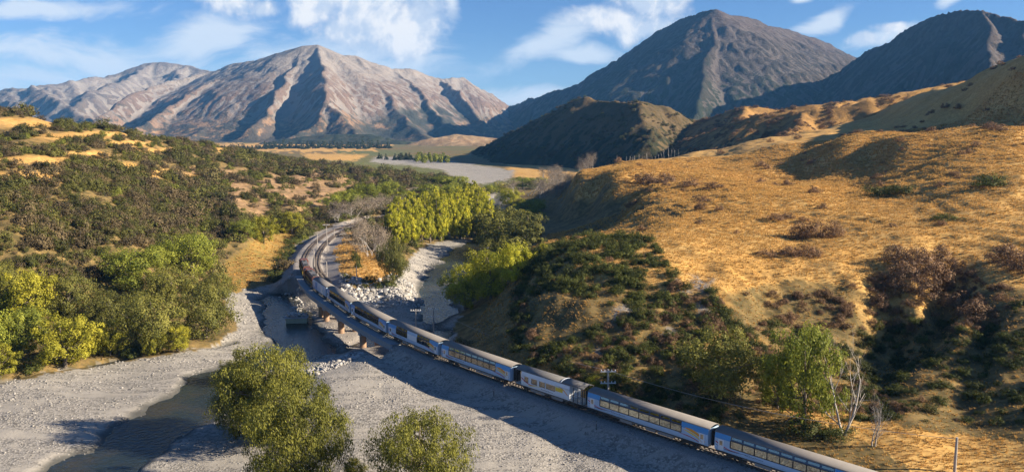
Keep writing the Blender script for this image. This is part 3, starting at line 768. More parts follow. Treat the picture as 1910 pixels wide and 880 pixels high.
mountain('dark_hill', 'steep dark hill in shade at the edge of the plain', [
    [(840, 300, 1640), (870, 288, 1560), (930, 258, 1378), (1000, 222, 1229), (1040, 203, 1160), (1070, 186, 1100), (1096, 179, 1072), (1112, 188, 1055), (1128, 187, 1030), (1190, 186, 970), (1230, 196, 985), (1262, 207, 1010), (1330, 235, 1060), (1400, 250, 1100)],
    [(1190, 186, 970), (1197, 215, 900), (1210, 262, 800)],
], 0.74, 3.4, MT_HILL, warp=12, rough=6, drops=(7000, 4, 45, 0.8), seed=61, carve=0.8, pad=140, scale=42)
mountain('tawny_ridge', 'middle tawny ridge with a lit crest behind the bare trees', [
    [(1130, 300, 1150), (1200, 270, 1080), (1260, 242, 1020), (1330, 214, 960), (1390, 197, 930), (1450, 203, 930), (1560, 190, 930), (1650, 178, 940), (1800, 150, 960)],
    [(1390, 197, 930), (1378, 240, 800), (1350, 285, 690)], [(1560, 190, 930), (1545, 220, 820)],
], 0.6, 3.0, MT_RIDGE, warp=7, rough=3.5, drops=(5000, 3, 40, 0.7), seed=71, carve=0.8, pad=120, scale=55)
mountain('golden_ridge', 'golden ridge with a shaded left flank above the terrace', [
    [(1220, 288, 900), (1280, 260, 850), (1340, 236, 800), (1410, 214, 760), (1500, 207, 730), (1620, 188, 720), (1745, 163, 720), (1850, 150, 740), (2000, 130, 740)],
    [(1500, 207, 730), (1480, 240, 650), (1440, 262, 600)],
], 0.6, 2.6, MT_RIDGE, warp=6, rough=3, drops=(5000, 3, 40, 0.7), seed=83, carve=0.8, pad=90, scale=45)
# ------------------------------------------------------------------ plants
def leaf_material(name, dark, light, brown=None, trans=0.3, objvar=0.25):
    m = bpy.data.materials.new(name); m.use_nodes = True
    t = NT(m.node_tree); p = t.n['Principled BSDF']; out = t.n['Material Output']
    tint = t.attr('tint', 'Fac')
    c = t.mix(tint, dark, light)
    r = t.new('ShaderNodeObjectInfo').outputs['Random']
    if brown: c = t.mix(t.step(r, 0.45, 0.62), c, t.mix(tint, tuple(b * .55 for b in brown), brown))
    r2 = t.math('FRACT', t.math('MULTIPLY', r, 7.31))
    c = t.mix(1.0, c, t.mix(r2, (1 - objvar, 1 - objvar, 1 - objvar), (1 + objvar, 1 + objvar * .8, 1 + objvar * .3)), 'MULTIPLY')
    t.l.new(c, p.inputs['Base Color']); p.inputs['Roughness'].default_value = 0.65; p.inputs['Specular IOR Level'].default_value = 0.2
    tr = t.new('ShaderNodeBsdfTranslucent'); t.l.new(c, tr.inputs['Color'])
    mx = t.new('ShaderNodeMixShader'); mx.inputs[0].default_value = trans
    t.l.new(p.outputs[0], mx.inputs[1]); t.l.new(tr.outputs[0], mx.inputs[2]); t.l.new(mx.outputs[0], out.inputs['Surface'])
    return m
M_BARK = material('bark', (0.13, 0.105, 0.08), 0.9, var=0.4, vscale=6, bump=0.5, bscale=14)
M_DEAD = material('dead_wood', (0.36, 0.33, 0.30), 0.85, var=0.35, vscale=3, bump=0.3, bscale=10)
L_WILLOW = leaf_material('willow_leaf', (0.080, 0.092, 0.018), (0.26, 0.255, 0.045), trans=0.35)
L_YELLOW = leaf_material('yellow_leaf', (0.15, 0.16, 0.018), (0.42, 0.39, 0.045), objvar=0.18, trans=0.4)
L_POPLAR = leaf_material('poplar_leaf', (0.17, 0.20, 0.022), (0.52, 0.50, 0.045), objvar=0.3, trans=0.4)
L_FRESH = leaf_material('fresh_leaf', (0.13, 0.165, 0.024), (0.36, 0.38, 0.06), trans=0.38)
L_OLIVE = leaf_material('olive_leaf', (0.075, 0.085, 0.022), (0.215, 0.21, 0.05), trans=0.35)
L_SCRUB = leaf_material('scrub_leaf', (0.034, 0.040, 0.012), (0.130, 0.132, 0.034), brown=(0.125, 0.098, 0.056), trans=0.15, objvar=0.4)
L_GREEN = leaf_material('green_shrub_leaf', (0.028, 0.040, 0.010), (0.11, 0.125, 0.026), trans=0.18, objvar=0.35)
L_BROWN = leaf_material('brown_shrub_leaf', (0.10, 0.060, 0.034), (0.30, 0.185, 0.105), trans=0.12, objvar=0.25)
L_CONIFER = leaf_material('conifer_leaf', (0.016, 0.026, 0.012), (0.045, 0.062, 0.022), trans=0.1)
L_TUFT = leaf_material('dry_grass', (0.28, 0.155, 0.045), (0.66, 0.43, 0.145), trans=0.3, objvar=0.3)
L_TWIG = leaf_material('twig', (0.13, 0.10, 0.075), (0.32, 0.265, 0.21), trans=0.1, objvar=0.2)

def tubes(branches, sides=5):
    V = []; F = []; n = 0
    for pts, rad in branches:
        pts = np.asarray(pts, float)
        tg = np.gradient(pts, axis=0); tg /= np.linalg.norm(tg, axis=1)[:, None] + 1e-9
        ref = np.where(np.abs(tg[:, 2:3]) > 0.9, np.array([[1.0, 0, 0]]), np.array([[0, 0, 1.0]]))
        a = np.cross(tg, ref); a /= np.linalg.norm(a, axis=1)[:, None] + 1e-9; b = np.cross(tg, a)
        k = np.arange(sides) * 2 * pi / sides
        ring = pts[:, None] + np.asarray(rad)[:, None, None] * (np.cos(k)[None, :, None] * a[:, None] + np.sin(k)[None, :, None] * b[:, None])
        V.append(ring.reshape(-1, 3)); m = len(pts)
        for i in range(m - 1):
            for j in range(sides):
                F.append((n + i * sides + j, n + i * sides + (j + 1) % sides, n + (i + 1) * sides + (j + 1) % sides, n + (i + 1) * sides + j))
        n += m * sides
    return np.concatenate(V), np.array(F)
def grow(rng, p, d, L, r, depth, up=0.15, spread=0.7, kids=(3, 5), out=None, ratio=0.62, steps=5):
    """branching wood: list of centre lines with radii"""
    out = [] if out is None else out
    pts = [np.array(p, float)]; d = np.array(d, float); d /= np.linalg.norm(d)
    for i in range(steps):
        d = d + rng.normal(size=3) * 0.13 + np.array([0, 0, up]) * 0.3; d /= np.linalg.norm(d)
        pts.append(pts[-1] + d * L / steps)
    rad = np.linspace(r, r * 0.45, steps + 1)
    out.append((pts, rad))
    if depth > 0:
        for _ in range(rng.integers(kids[0], kids[1] + 1)):
            i = rng.integers(max(1, steps // 3), steps + 1)
            s = rng.normal(size=3); s[2] *= 0.5
            nd = d + s / np.linalg.norm(s) * spread
            grow(rng, pts[i], nd, L * ratio * rng.uniform(0.8, 1.15), rad[i] * 0.62, depth - 1, up, spread, kids, out, ratio, max(3, steps - 1))
    return out
def leaves(rng, C, R, per, size, tint, flat=0.0, droop=0.0, shell=0.35):
    """leaf-sized faces round clump centres C with radii R; tint per clump"""
    n = len(C) * per
    c = np.repeat(C, per, 0); r = np.repeat(np.broadcast_to(R, (len(C),)), per)
    d = rng.normal(size=(n, 3)); d /= np.linalg.norm(d, axis=1)[:, None]
    d[:, 2] *= 1 - flat
    p = c + d * (r * rng.uniform(shell, 1.0, n) ** 0.6)[:, None]
    p[:, 2] -= droop * rng.uniform(0, 1, n) ** 2 * r
    a = rng.normal(size=(n, 3)); a /= np.linalg.norm(a, axis=1)[:, None]
    out = c - C.mean(0); out /= np.linalg.norm(out, axis=1)[:, None] + 1e-9
    nrm = d * 0.75 + a * 0.6 + out * 0.45 + np.array([0, 0, 0.2]); nrm /= np.linalg.norm(nrm, axis=1)[:, None]
    a = np.cross(nrm, rng.normal(size=(n, 3))); a /= np.linalg.norm(a, axis=1)[:, None] + 1e-9; b = np.cross(nrm, a)
    if droop: a = a * 0.6 + np.array([0, 0, -0.6])
    s = (size * rng.uniform(0.6, 1.35, n))[:, None]
    V = np.stack([p - a * s, p + b * s * 0.55, p + a * s, p - b * s * 0.55], 1).reshape(-1, 3)
    F = np.arange(n * 4).reshape(n, 4)
    tn = np.clip(np.repeat(tint, per) + rng.normal(size=n) * 0.16, 0, 1)
    return V, F, np.repeat(tn, 4)
def crown_points(rng, n, shape, lump=0.35, seed=0):
    """clump centres in a unit crown (radius 1, height 1): uneven outline, hollows inside"""
    pts = []
    off = rng.uniform(0, 100, 2)
    while len(pts) < n:
        q = rng.uniform(-1, 1, 3)
        if shape == 'round': R = math.sqrt(max(0, 1 - (q[2] * 0.98) ** 2)); z = 0.5 + q[2] * 0.5
        elif shape == 'column':
            z = (q[2] + 1) / 2; R = (min(1, z * 5) * (1 - z) ** 0.55) * 1.15
        elif shape == 'cone': z = (q[2] + 1) / 2; R = (1 - z) ** 0.9
        elif shape == 'bush': z = abs(q[2]); R = math.sqrt(max(0, 1 - z * z))
        else: z = (q[2] + 1) / 2; R = (z ** 0.35) * math.sqrt(max(0, 1 - (max(0, z - 0.45) / 0.55) ** 2)) * 1.05   # vase
        ang = math.atan2(q[1], q[0]); rr = math.hypot(q[0], q[1])
        R *= 1 + lump * float(perlin(np.array([ang * 1.3 + off[0]]), np.array([z * 3 + off[1]]))[0]) * 1.6
        if rr > R or rr < R * 0.42 * rng.uniform(0, 1.2): continue
        pts.append((q[0], q[1], z))
    return np.array(pts)
def make_tree(kind, seed, h, rad, leafmat, shape, clumps, per, leaf, clump_r=0.2, base=0.12, bark=None, name='tree', droop=0.0, lump=0.4, limbs=True, woodiness=1.0):
    rng = np.random.default_rng(seed)
    C = crown_points(rng, clumps, shape, lump)
    C = C * np.array([rad, rad, h * (1 - base)]) + np.array([0, 0, h * base])
    # light and dark clumps at random, slightly lighter towards the top
    tint = np.clip(0.5 + 0.30 * rng.normal(size=len(C)) + 0.15 * (C[:, 2] / h - 0.5), 0.02, 1)
    V, F, tn = leaves(rng, C, clump_r * rad * rng.uniform(0.6, 1.25, len(C)), per, leaf, tint, droop=droop)
    V[:, 2] = np.maximum(V[:, 2], 0.02)
    crown = mesh_np(kind + '_crown', V, F, leafmat, attrs={'tint': ('FLOAT', tn)})
    tr = [(np.array([[0, 0, -0.5], [rng.normal() * .05 * h * .2, rng.normal() * .05 * h * .2, h * .3], [rng.normal() * .03 * h, rng.normal() * .03 * h, h * .62], [rng.normal() * .04 * h, rng.normal() * .04 * h, h * .86]]), np.array([.034, .026, .014, .005]) * h * woodiness)]
    if limbs:
        for c in C[rng.permutation(len(C))[:min(16, len(C))]]:
            z0 = max(0.1 * h, min(c[2] * rng.uniform(.3, .75), .7 * h)); b = np.array([0, 0, z0])
            mid = (b + c) / 2 + np.array([0, 0, -.04 * h]) + rng.normal(size=3) * .03 * h
            tr.append((np.array([b, mid, c]), np.array([.013, .009, .003]) * h * woodiness))
    Vt, Ft = tubes(tr, 6)
    trunk = mesh_np(kind + '_trunk', Vt, Ft, bark or M_BARK, smooth=True)
    root = empty(name)
    link('trunk', trunk, root); link('crown', crown, root)
    root['_h'] = h; root['_r'] = rad
    return root
def make_bare(kind, seed, h, mat, lean=0.1, depth=3, spread=0.75, kids=(3, 4), twigs=0, name='dead_tree', stems=1, r=0.02, ratio=0.62):
    rng = np.random.default_rng(seed)
    root = empty(name); allrest = []
    for s in range(stems):
        a = rng.uniform(0, 2 * pi)
        d = np.array([cos(a) * lean, sin(a) * lean, 1.0]) if stems == 1 else np.array([cos(a) * .35, sin(a) * .35, 1.0])
        wood = grow(rng, (rng.normal() * .02 * h * stems, rng.normal() * .02 * h * stems, -.3), d, h * rng.uniform(.5, .62), h * r, depth, 0.25, spread, kids, [], ratio)
        V, F = tubes(wood[:1], 6); tk = link('trunk', mesh_np(kind + '_trunk', V, F, mat, smooth=True), root)
        V, F = tubes(wood[1:], 3); br = link('branches', mesh_np(kind + '_branches', V, F, mat, smooth=True), tk); br['kind'] = 'stuff'
        allrest += wood[1:]
    if twigs:
        C = np.array([w[0][-1] for w in allrest])
        V, F, tn = leaves(rng, C, h * .11, twigs, h * .014, np.full(len(C), .5), shell=0.1)
        o = link('twigs', mesh_np(kind + '_twigs', V, F, L_TWIG, attrs={'tint': ('FLOAT', tn)}), root); o['kind'] = 'stuff'
    root['_h'] = h; root['_r'] = h * .4
    return root
PROTO = {}
def proto(key, fn, n):
    PROTO[key] = [fn(i) for i in range(n)]
def yaw(): return (0, 0, random.uniform(0, 2 * pi))
USED = set()
def place(key, px, py, hpx, wpx, label, cat, group, variant=None, name=None, D=None, lean=(0, 0)):
    """one plant of its own standing on the ground there; hpx, wpx are its size on the photograph"""
    v = variant if variant is not None else random.randrange(len(PROTO[key]))
    src = PROTO[key][v]
    if D is None: x, y, z = ground_at(px, py)
    else:
        x, y, _ = at(px, py, D); z = float(Z(np.array([x]), np.array([y]))[0])
    d = math.hypot(y, HC - z)
    h = hpx * d / FPX; w = wpx * d / FPX / 2
    sc = (w / src['_r'], w / src['_r'] * random.uniform(.9, 1.1), h / src['_h'])
    if (key, v) in USED: o = copy_tree(src)
    else: o = src; USED.add((key, v))
    o.location = (x, y, z - 0.05); o.rotation_euler = (lean[0], lean[1], random.uniform(0, 2 * pi)); o.scale = sc
    tag(o, label, cat, group)
    return o
def finish_protos():
    for k, L in PROTO.items():
        for i, o in enumerate(L):
            if (k, i) not in USED:
                for c in list(o.children_recursive): bpy.data.objects.remove(c)
                bpy.data.objects.remove(o)

proto('willow', lambda i: make_tree('willow', 100 + i, 12, 7, L_WILLOW, 'round', 430, 120, 0.135, 0.15, 0.03, name='willow_tree', lump=0.5, droop=0.3), 3)
proto('olive', lambda i: make_tree('olive', 120 + i, 9, 6, L_OLIVE, 'vase', 130, 95, 0.165, 0.21, 0.06, name='willow_tree', lump=0.5), 3)
proto('yellow', lambda i: make_tree('yellow', 140 + i, 9, 4.5, L_YELLOW, 'round', 120, 95, 0.16, 0.21, 0.05, name='willow_tree', lump=0.5), 3)
proto('fresh', lambda i: make_tree('fresh', 160 + i, 9, 5, L_FRESH, 'round', 120, 95, 0.16, 0.21, 0.08, name='willow_tree', lump=0.5), 3)
proto('bright', lambda i: make_tree('bright', 170 + i, 9, 5, L_POPLAR, 'round', 130, 95, 0.16, 0.21, 0.05, name='willow_tree', lump=0.5), 2)
proto('poplar', lambda i: make_tree('poplar', 180 + i, 14, 3.2, L_POPLAR, 'column', 130, 90, 0.185, 0.24, 0.02, name='poplar_tree', lump=0.3), 4)
proto('shade', lambda i: make_tree('shade', 200 + i, 9, 5, L_OLIVE, 'round', 70, 60, 0.32, 0.25, 0.03, name='willow_tree', lump=0.5), 2)
proto('conifer', lambda i: make_tree('conifer', 220 + i, 16, 4, L_CONIFER, 'cone', 40, 26, 0.75, 0.3, 0.02, name='conifer_tree', limbs=False), 2)
proto('farpoplar', lambda i: make_tree('farpoplar', 230 + i, 16, 4, L_FRESH, 'column', 40, 24, 0.8, 0.3, 0.02, name='poplar_tree', limbs=False), 2)
proto('greenbush', lambda i: make_tree('greenbush', 240 + i, 3, 3, L_GREEN, 'bush', 60, 55, 0.13, 0.26, 0.0, name='green_bush', limbs=False), 3)
proto('brownbush', lambda i: make_tree('brownbush', 250 + i, 3, 3, L_BROWN, 'bush', 60, 55, 0.12, 0.24, 0.0, name='brown_bush', limbs=False), 3)
proto('scrub', lambda i: make_tree('scrub', 260 + i, 2.4, 2, L_SCRUB, 'bush', 34, 34, 0.15, 0.32, 0.0, name='scrub_bush', limbs=False, lump=.6), 4)
L_LOW = leaf_material('low_green_leaf', (0.065, 0.085, 0.016), (0.22, 0.235, 0.045), trans=0.25, objvar=0.35)
proto('lowgreen', lambda i: make_tree('lowgreen', 270 + i, 2.4, 2, L_LOW, 'bush', 34, 34, 0.15, 0.32, 0.0, name='green_scrub_bush', limbs=False, lump=.6), 3)
proto('bare', lambda i: make_bare('bare', 280 + i, 9, L_TWIG if False else M_DEAD, depth=3, kids=(3, 4), twigs=10, name='bare_tree', stems=4, r=.011), 3)
proto('dead', lambda i: make_bare('dead', 300 + i, 12, M_DEAD, depth=3, kids=(3, 5), name='dead_tree', stems=2, r=.017, spread=.6), 2)
proto('snag', lambda i: make_bare('snag', 310 + i, 12, M_DEAD, lean=.05, depth=2, kids=(2, 4), name='dead_tree', r=.013, spread=.5, ratio=.4), 4)

FG = 'big olive willows on the gravel in front'
place('willow', 500, 822, 172, 170, 'olive willow at the back of the pair beside the gravel channel', 'tree', FG, 0)
place('willow', 556, 925, 205, 178, 'nearest and tallest olive willow with yellowing tips, left of the bare gravel bench', 'tree', FG, 1)
place('willow', 783, 945, 172, 168, 'round olive willow alone on the gravel bench below the train', 'tree', FG, 2)
place('willow', 462, 815, 128, 105, 'smaller olive willow on the water side of the back pair', 'tree', FG, 2)
place('olive', 440, 720, 50, 70, 'low willow scrub at the left foot of the back willow', 'tree', FG)
place('yellow', 662, 900, 45, 40, 'small yellowing sapling between the two big willows in front', 'tree', FG)
LB = 'willows along the left river bank'
for key, px, py, h, w, lab in [
    ('fresh', -30, 690, 130, 120, 'pale green willow cut by the left edge of the view beside the stream'),
    ('fresh', 40, 668, 105, 100, 'light green willow behind the leftmost yellow one at the stream'),
    ('yellow', 0, 705, 65, 80, 'low yellow-green willow at the very edge of the stream, far left'),
    ('yellow', 122, 688, 108, 118, 'broad bright yellow willow at the stream edge'),
    ('yellow', 206, 664, 66, 72, 'small bright yellow willow standing apart at the stream edge'),
    ('olive', 285, 655, 115, 135, 'tall olive green willow right of the small yellow one'),
    ('yellow', 285, 662, 42, 40, 'knee-high yellow sapling in front of the tall olive willow'),
    ('yellow', 330, 655, 50, 60, 'yellow-green bush at the right foot of the tall olive willow'),
    ('olive', 385, 632, 105, 135, 'spreading willow with bare grey limbs at the end of the bank'),
    ('olive', 205, 610, 70, 110, 'olive willow behind the small yellow one'),
    ('yellow', 60, 600, 100, 110, 'yellow-olive willow in the second row, far left'),
    ('olive', 130, 590, 85, 110, 'olive willow in the second row behind the broad yellow one'),
    ('olive', 10, 560, 70, 110, 'dull olive willow uppermost on the far left'),
    ('fresh', 248, 545, 88, 112, 'bright green willow half way up against the dark scrub'),
    ('fresh', 360, 515, 88, 105, 'grey-green willow with pale stems showing through its crown'),
    ('olive', 320, 565, 70, 110, 'olive willow between the green ones and the tall olive one'),
    ('olive', 410, 560, 55, 80, 'small olive willow beside the orange meadow'),
    ('fresh', 60, 640, 70, 70, 'green willow filling the gap behind the broad yellow one'),
    ('shade', 170, 655, 60, 70, 'dark green willow shaded between the two yellow ones'),
    ('fresh', 300, 500, 50, 70, 'small green tree behind the bright green willow'),
    ('yellow', 492, 455, 58, 56, 'yellow-green willow left of the railway curve'),
    ('yellow', 545, 437, 42, 66, 'low yellow willow nearest the railway curve'),
    ('fresh', 455, 450, 40, 50, 'green shrubby willow at the hill foot left of the yellow one'),
    ('greenbush', 60, 695, 22, 60, 'dark green bush overhanging the stream at the left'),
    ('greenbush', 250, 668, 22, 60, 'dark green bush overhanging the stream below the olive willow'),
    ]:
    place(key, px, py, h * .94, w * .88, lab, 'bush' if 'bush' in lab.split()[:4] else 'tree', LB)
# poplar rows along the far bend: alike trees share one label
PG = 'yellow poplars at the far river bend'
for row, (x0, y0, x1, y1, n, h) in enumerate([(742, 458, 914, 441, 16, 76), (730, 437, 905, 418, 15, 66), (745, 415, 900, 395, 12, 54), (790, 392, 905, 380, 8, 42)]):
    for i in range(n):
        f = (i + random.uniform(-.3, .3)) / (n - 1)
        place('poplar', x0 + (x1 - x0) * f, y0 + (y1 - y0) * f + random.uniform(-3, 3), h * random.uniform(.8, 1.12), random.uniform(21, 30),
              'yellow poplar in the dense stand at the far river bend' if row > 1 else 'yellow-green poplar in the second row of the stand' if row else 'yellow poplar in the front row facing the gravel bend', 'tree', PG)
BT = 'leafless grey trees by the railway yard'
for i, (px, py, h, w) in enumerate([(672, 470, 60, 45), (690, 478, 66, 45), (705, 488, 60, 40), (682, 455, 56, 40), (712, 470, 60, 42), (630, 415, 30, 44), (655, 408, 34, 50), (690, 402, 32, 50), (720, 396, 32, 50), (745, 392, 30, 46), (668, 398, 32, 50), (700, 392, 30, 50), (640, 405, 30, 46)]):
    place('bare', px, py, h, w, 'leafless grey tree beside the yard' if i < 5 else 'leafless brown thicket tree behind the railway curve', 'tree', BT if i < 5 else 'leafless thicket behind the railway curve')
place('olive', 733, 532, 84, 58, 'dark olive tree standing at the white boulder bank', 'tree', None)
for px, py, h, w in ((668, 500, 22, 20), (662, 486, 20, 18), (690, 528, 14, 30), (720, 536, 12, 40), (650, 520, 10, 20)):
    place('greenbush', px, py, h, w, 'low green bush at the edge of the railway yard', 'bush', 'bushes in the railway yard')
for px, py, h, w in ((650, 385, 30, 50), (685, 375, 34, 50), (720, 368, 32, 46), (755, 378, 22, 40), (622, 390, 26, 40), (830, 352, 26, 50), (855, 352, 24, 40), (800, 372, 30, 50), (840, 372, 28, 46), (870, 368, 26, 40)):
    place('fresh', px, py, h, w, 'green tree below the pale bluff upstream', 'tree', 'green trees below the pale bluff')
for key, px, py, h, w, lab in [
    ('bright', 868, 578, 84, 84, 'bright green tree nearest the bridge at the foot of the right slope'), ('bright', 915, 558, 92, 88, 'bright green tree in the middle of three below the scarp'),
    ('bright', 962, 528, 74, 72, 'yellow-green tree uppermost of three below the scarp'), ('yellow', 1012, 478, 26, 14, 'thin yellow sapling on the crest of the near spur'),
    ('shade', 930, 470, 66, 80, 'dark green tree in the shade of the scarp'), ('shade', 975, 470, 60, 76, 'dark green tree pressed against the shaded scarp'), ('shade', 893, 510, 44, 60, 'dark low tree over the shaded river pool'),
    ('bright', 985, 408, 36, 62, 'round yellow-green tree right of the far river bend'), ('bright', 952, 384, 32, 46, 'round yellow-green tree left of the far gravel strip'), ('fresh', 1000, 395, 26, 40, 'green tree close under the far scarp'),
    ('yellow', 935, 360, 20, 36, 'small yellow-green tree at the far gravel flat'), ('bare', 960, 362, 28, 44, 'leafless grey tree among the far green ones'), ('bare', 990, 366, 34, 48, 'leafless grey tree near the scarp end'), ('fresh', 975, 352, 22, 40, 'green tree farthest along the gravel flat'),
    ('fresh', 915, 362, 18, 30, 'little green tree on the far river bank'), ('shade', 945, 425, 40, 50, 'dark olive tree in shade beside the far bend'), ('fresh', 1005, 352, 22, 30, 'green tree at the scarp end beside the dry plain')]:
    place(key, px, py, h, w, lab, 'tree', 'trees between the river and the scarp')
for px, py, h, w in ((925, 500, 52, 66), (950, 500, 60, 70), (915, 450, 56, 66), (955, 440, 52, 60), (985, 445, 50, 60)):
    place('shade', px, py, h, w, 'dark tree in the shaded thicket between the river and the scarp', 'tree', 'shaded thicket under the scarp')
for px, py, h, w in ((545, 455, 12, 40), (533, 475, 14, 36), (527, 490, 14, 34), (522, 505, 14, 34), (516, 518, 14, 36), (538, 465, 12, 30), (512, 525, 12, 30), (560, 448, 10, 34), (575, 438, 10, 36), (590, 428, 9, 34)):
    place('greenbush', px, py, h, w, 'dark green bush along the outer flank of the railway embankment', 'bush', 'bushes on the outer embankment')
for i in range(16):
    place('bare', 1022 + random.uniform(-12, 30), 372 - i * 2.6 + random.uniform(-3, 3), random.uniform(20, 32), random.uniform(22, 34), 'leafless grey shrub on the scarp edge', 'shrub', 'leafless shrubs on the scarp edge')
# far rows of trees on the plain
FT = 'far dark conifers on the plain'
for i in range(30):
    f = i / 29
    place('conifer', 402 + f * 85 + random.uniform(-2, 2), 270 + random.uniform(-1, 1), random.uniform(6, 11), random.uniform(6, 9), 'far dark conifer in the shelter belt on the plain', 'tree', FT, D=random.uniform(1750, 1850))
for i in range(56):
    f = i / 55
    place('conifer', 490 + f * 235 + random.uniform(-2, 2), 270, random.uniform(7, 16), random.uniform(8, 13), 'far dark conifer in the long wood at the mountain foot', 'tree', 'far dark wood at the mountain foot', D=random.uniform(1780, 2000))
for i in range(22):
    place('conifer', random.uniform(706, 770), 283, random.uniform(8, 13), random.uniform(7, 10), 'dark conifer in the small wood beside the wide gravel flat', 'tree', 'small dark wood beside the gravel flat', D=random.uniform(1180, 1260))
for i in range(26):
    place('farpoplar', random.uniform(775, 838), 296, random.uniform(10, 19), random.uniform(7, 10), 'green poplar in the clump at the foot of the dark hill', 'tree', 'green poplars at the foot of the dark hill', D=random.uniform(1060, 1200))
# right slope
RS = 'trees at the foot of the right slope'
place('olive', 1338, 742, 125, 150, 'broad olive willow on the slope above the panorama carriage', 'tree', RS, 0)
place('fresh', 1500, 790, 185, 118, 'tall light green willow beside the grey dead trees', 'tree', RS, 1)
place('fresh', 1450, 765, 110, 70, 'lower green willow leaning on the left of the tall light green one', 'tree', RS, 2)
place('yellow', 1110, 733, 30, 36, 'small yellow bush beside the double-armed pole', 'bush', RS)
place('greenbush', 1500, 806, 26, 90, 'green bush in dry grass under the tall light green willow', 'bush', RS)
place('greenbush', 1560, 815, 24, 60, 'green bush at the root of the big dead tree', 'bush', RS)
place('dead', 1572, 812, 190, 110, 'big grey dead tree with many bare limbs', 'tree', 'dead trees at the track side', 0)
place('dead', 1625, 830, 115, 60, 'smaller white dead tree with a crooked stem', 'tree', 'dead trees at the track side', 1)
place('snag', 1380, 745, 70, 40, 'fallen-looking grey dead stem under the olive willow', 'tree', 'dead trees at the track side', 0, lean=(0, -.6))
place('snag', 1465, 790, 60, 40, 'leaning grey dead stem under the light green willow', 'tree', 'dead trees at the track side', 1, lean=(0, -.7))
for i, px in enumerate([1062, 1075, 1083, 1090, 1098, 1106, 1150, 1158, 1166, 1172, 1180, 1186, 1192, 1198, 1204, 1210, 1216, 1222, 1228, 1234, 1240, 1246, 1252, 1258, 1264]):
    gy = np.interp(px, [1060, 1105, 1150, 1200, 1270], [322, 312, 306, 302, 296])
    place('bare' if px < 1110 else 'snag', px + random.uniform(-2, 2), gy, random.uniform(24, 42) * (1.0 if px < 1110 else .95), random.uniform(16, 24) if px < 1110 else random.uniform(12, 18),
          'spreading leafless tree on the terrace brink' if px < 1110 else 'bare grey trunk in the row behind the terrace brink', 'tree', 'leafless trees on the terrace brink' if px < 1110 else 'row of bare trunks behind the terrace brink', D=random.uniform(470, 500) if px < 1110 else random.uniform(560, 600))
for px, py, h, w, lab in [(1640, 366, 20, 70, 'dark green bush left of a pair below the knoll'), (1678, 362, 18, 50, 'dark green bush right of a pair below the knoll'), (1850, 346, 20, 80, 'dark green bush high on the right grass slope'), (1762, 410, 12, 60, 'small dark green bush in the middle of the golden terrace')]:
    place('greenbush', px, py, h, w, lab, 'bush', 'dark green bushes on the golden terrace')
for px, py, h, w in [(1490, 445, 28, 50), (1520, 442, 30, 56), (1555, 443, 26, 50), (1475, 476, 18, 50), (1505, 478, 22, 56), (1430, 478, 12, 40), (1445, 410, 12, 40), (1470, 408, 12, 30), (1670, 490, 30, 60), (1710, 496, 34, 70), (1750, 492, 32, 60), (1690, 520, 34, 70), (1740, 525, 36, 70), (1780, 510, 26, 50),
                     (1720, 550, 34, 70), (1670, 545, 30, 50), (1880, 490, 34, 80), (1920, 510, 40, 80), (1200, 345, 20, 60), (1240, 342, 18, 50), (1290, 348, 14, 50), (1330, 352, 12, 40), (1310, 378, 12, 40), (1640, 575, 24, 40), (1780, 570, 30, 60), (1820, 590, 30, 60)]:
    lab = ('dark brown bush along the brink of the terrace' if py < 360 else 'small brown bush below the terrace brink' if py < 400 else 'brown heathy bush in the low patch in mid grass' if py < 460 else 'brown bush in the thin patch above the gully' if px < 1560
           else 'brown bush on the far right of the grass slope' if px > 1850 else 'brown heathy bush at the head of the dark gully' if py < 530 else 'brown bush inside the dark gully')
    place('brownbush', px, py, h, w, lab, 'bush', 'brown bushes on the right hillside')

for px, py, L, lab in ((190, 752, 40, 'tan driftwood stem lying at the water edge of the left gravel bar'), (268, 706, 34, 'bleached driftwood stem on the upper part of the left gravel bar'), (118, 722, 30, 'reddish driftwood stem nearest the left edge of the gravel bar'), (345, 690, 28, 'bleached driftwood stem near the olive willow bank'), (700, 735, 30, 'grey driftwood stem on the bench between the two willow groups')):
    place('snag', px, py, L, 16, lab, 'driftwood', 'driftwood on the gravel bars', lean=(1.5, random.uniform(-.6, .6)))
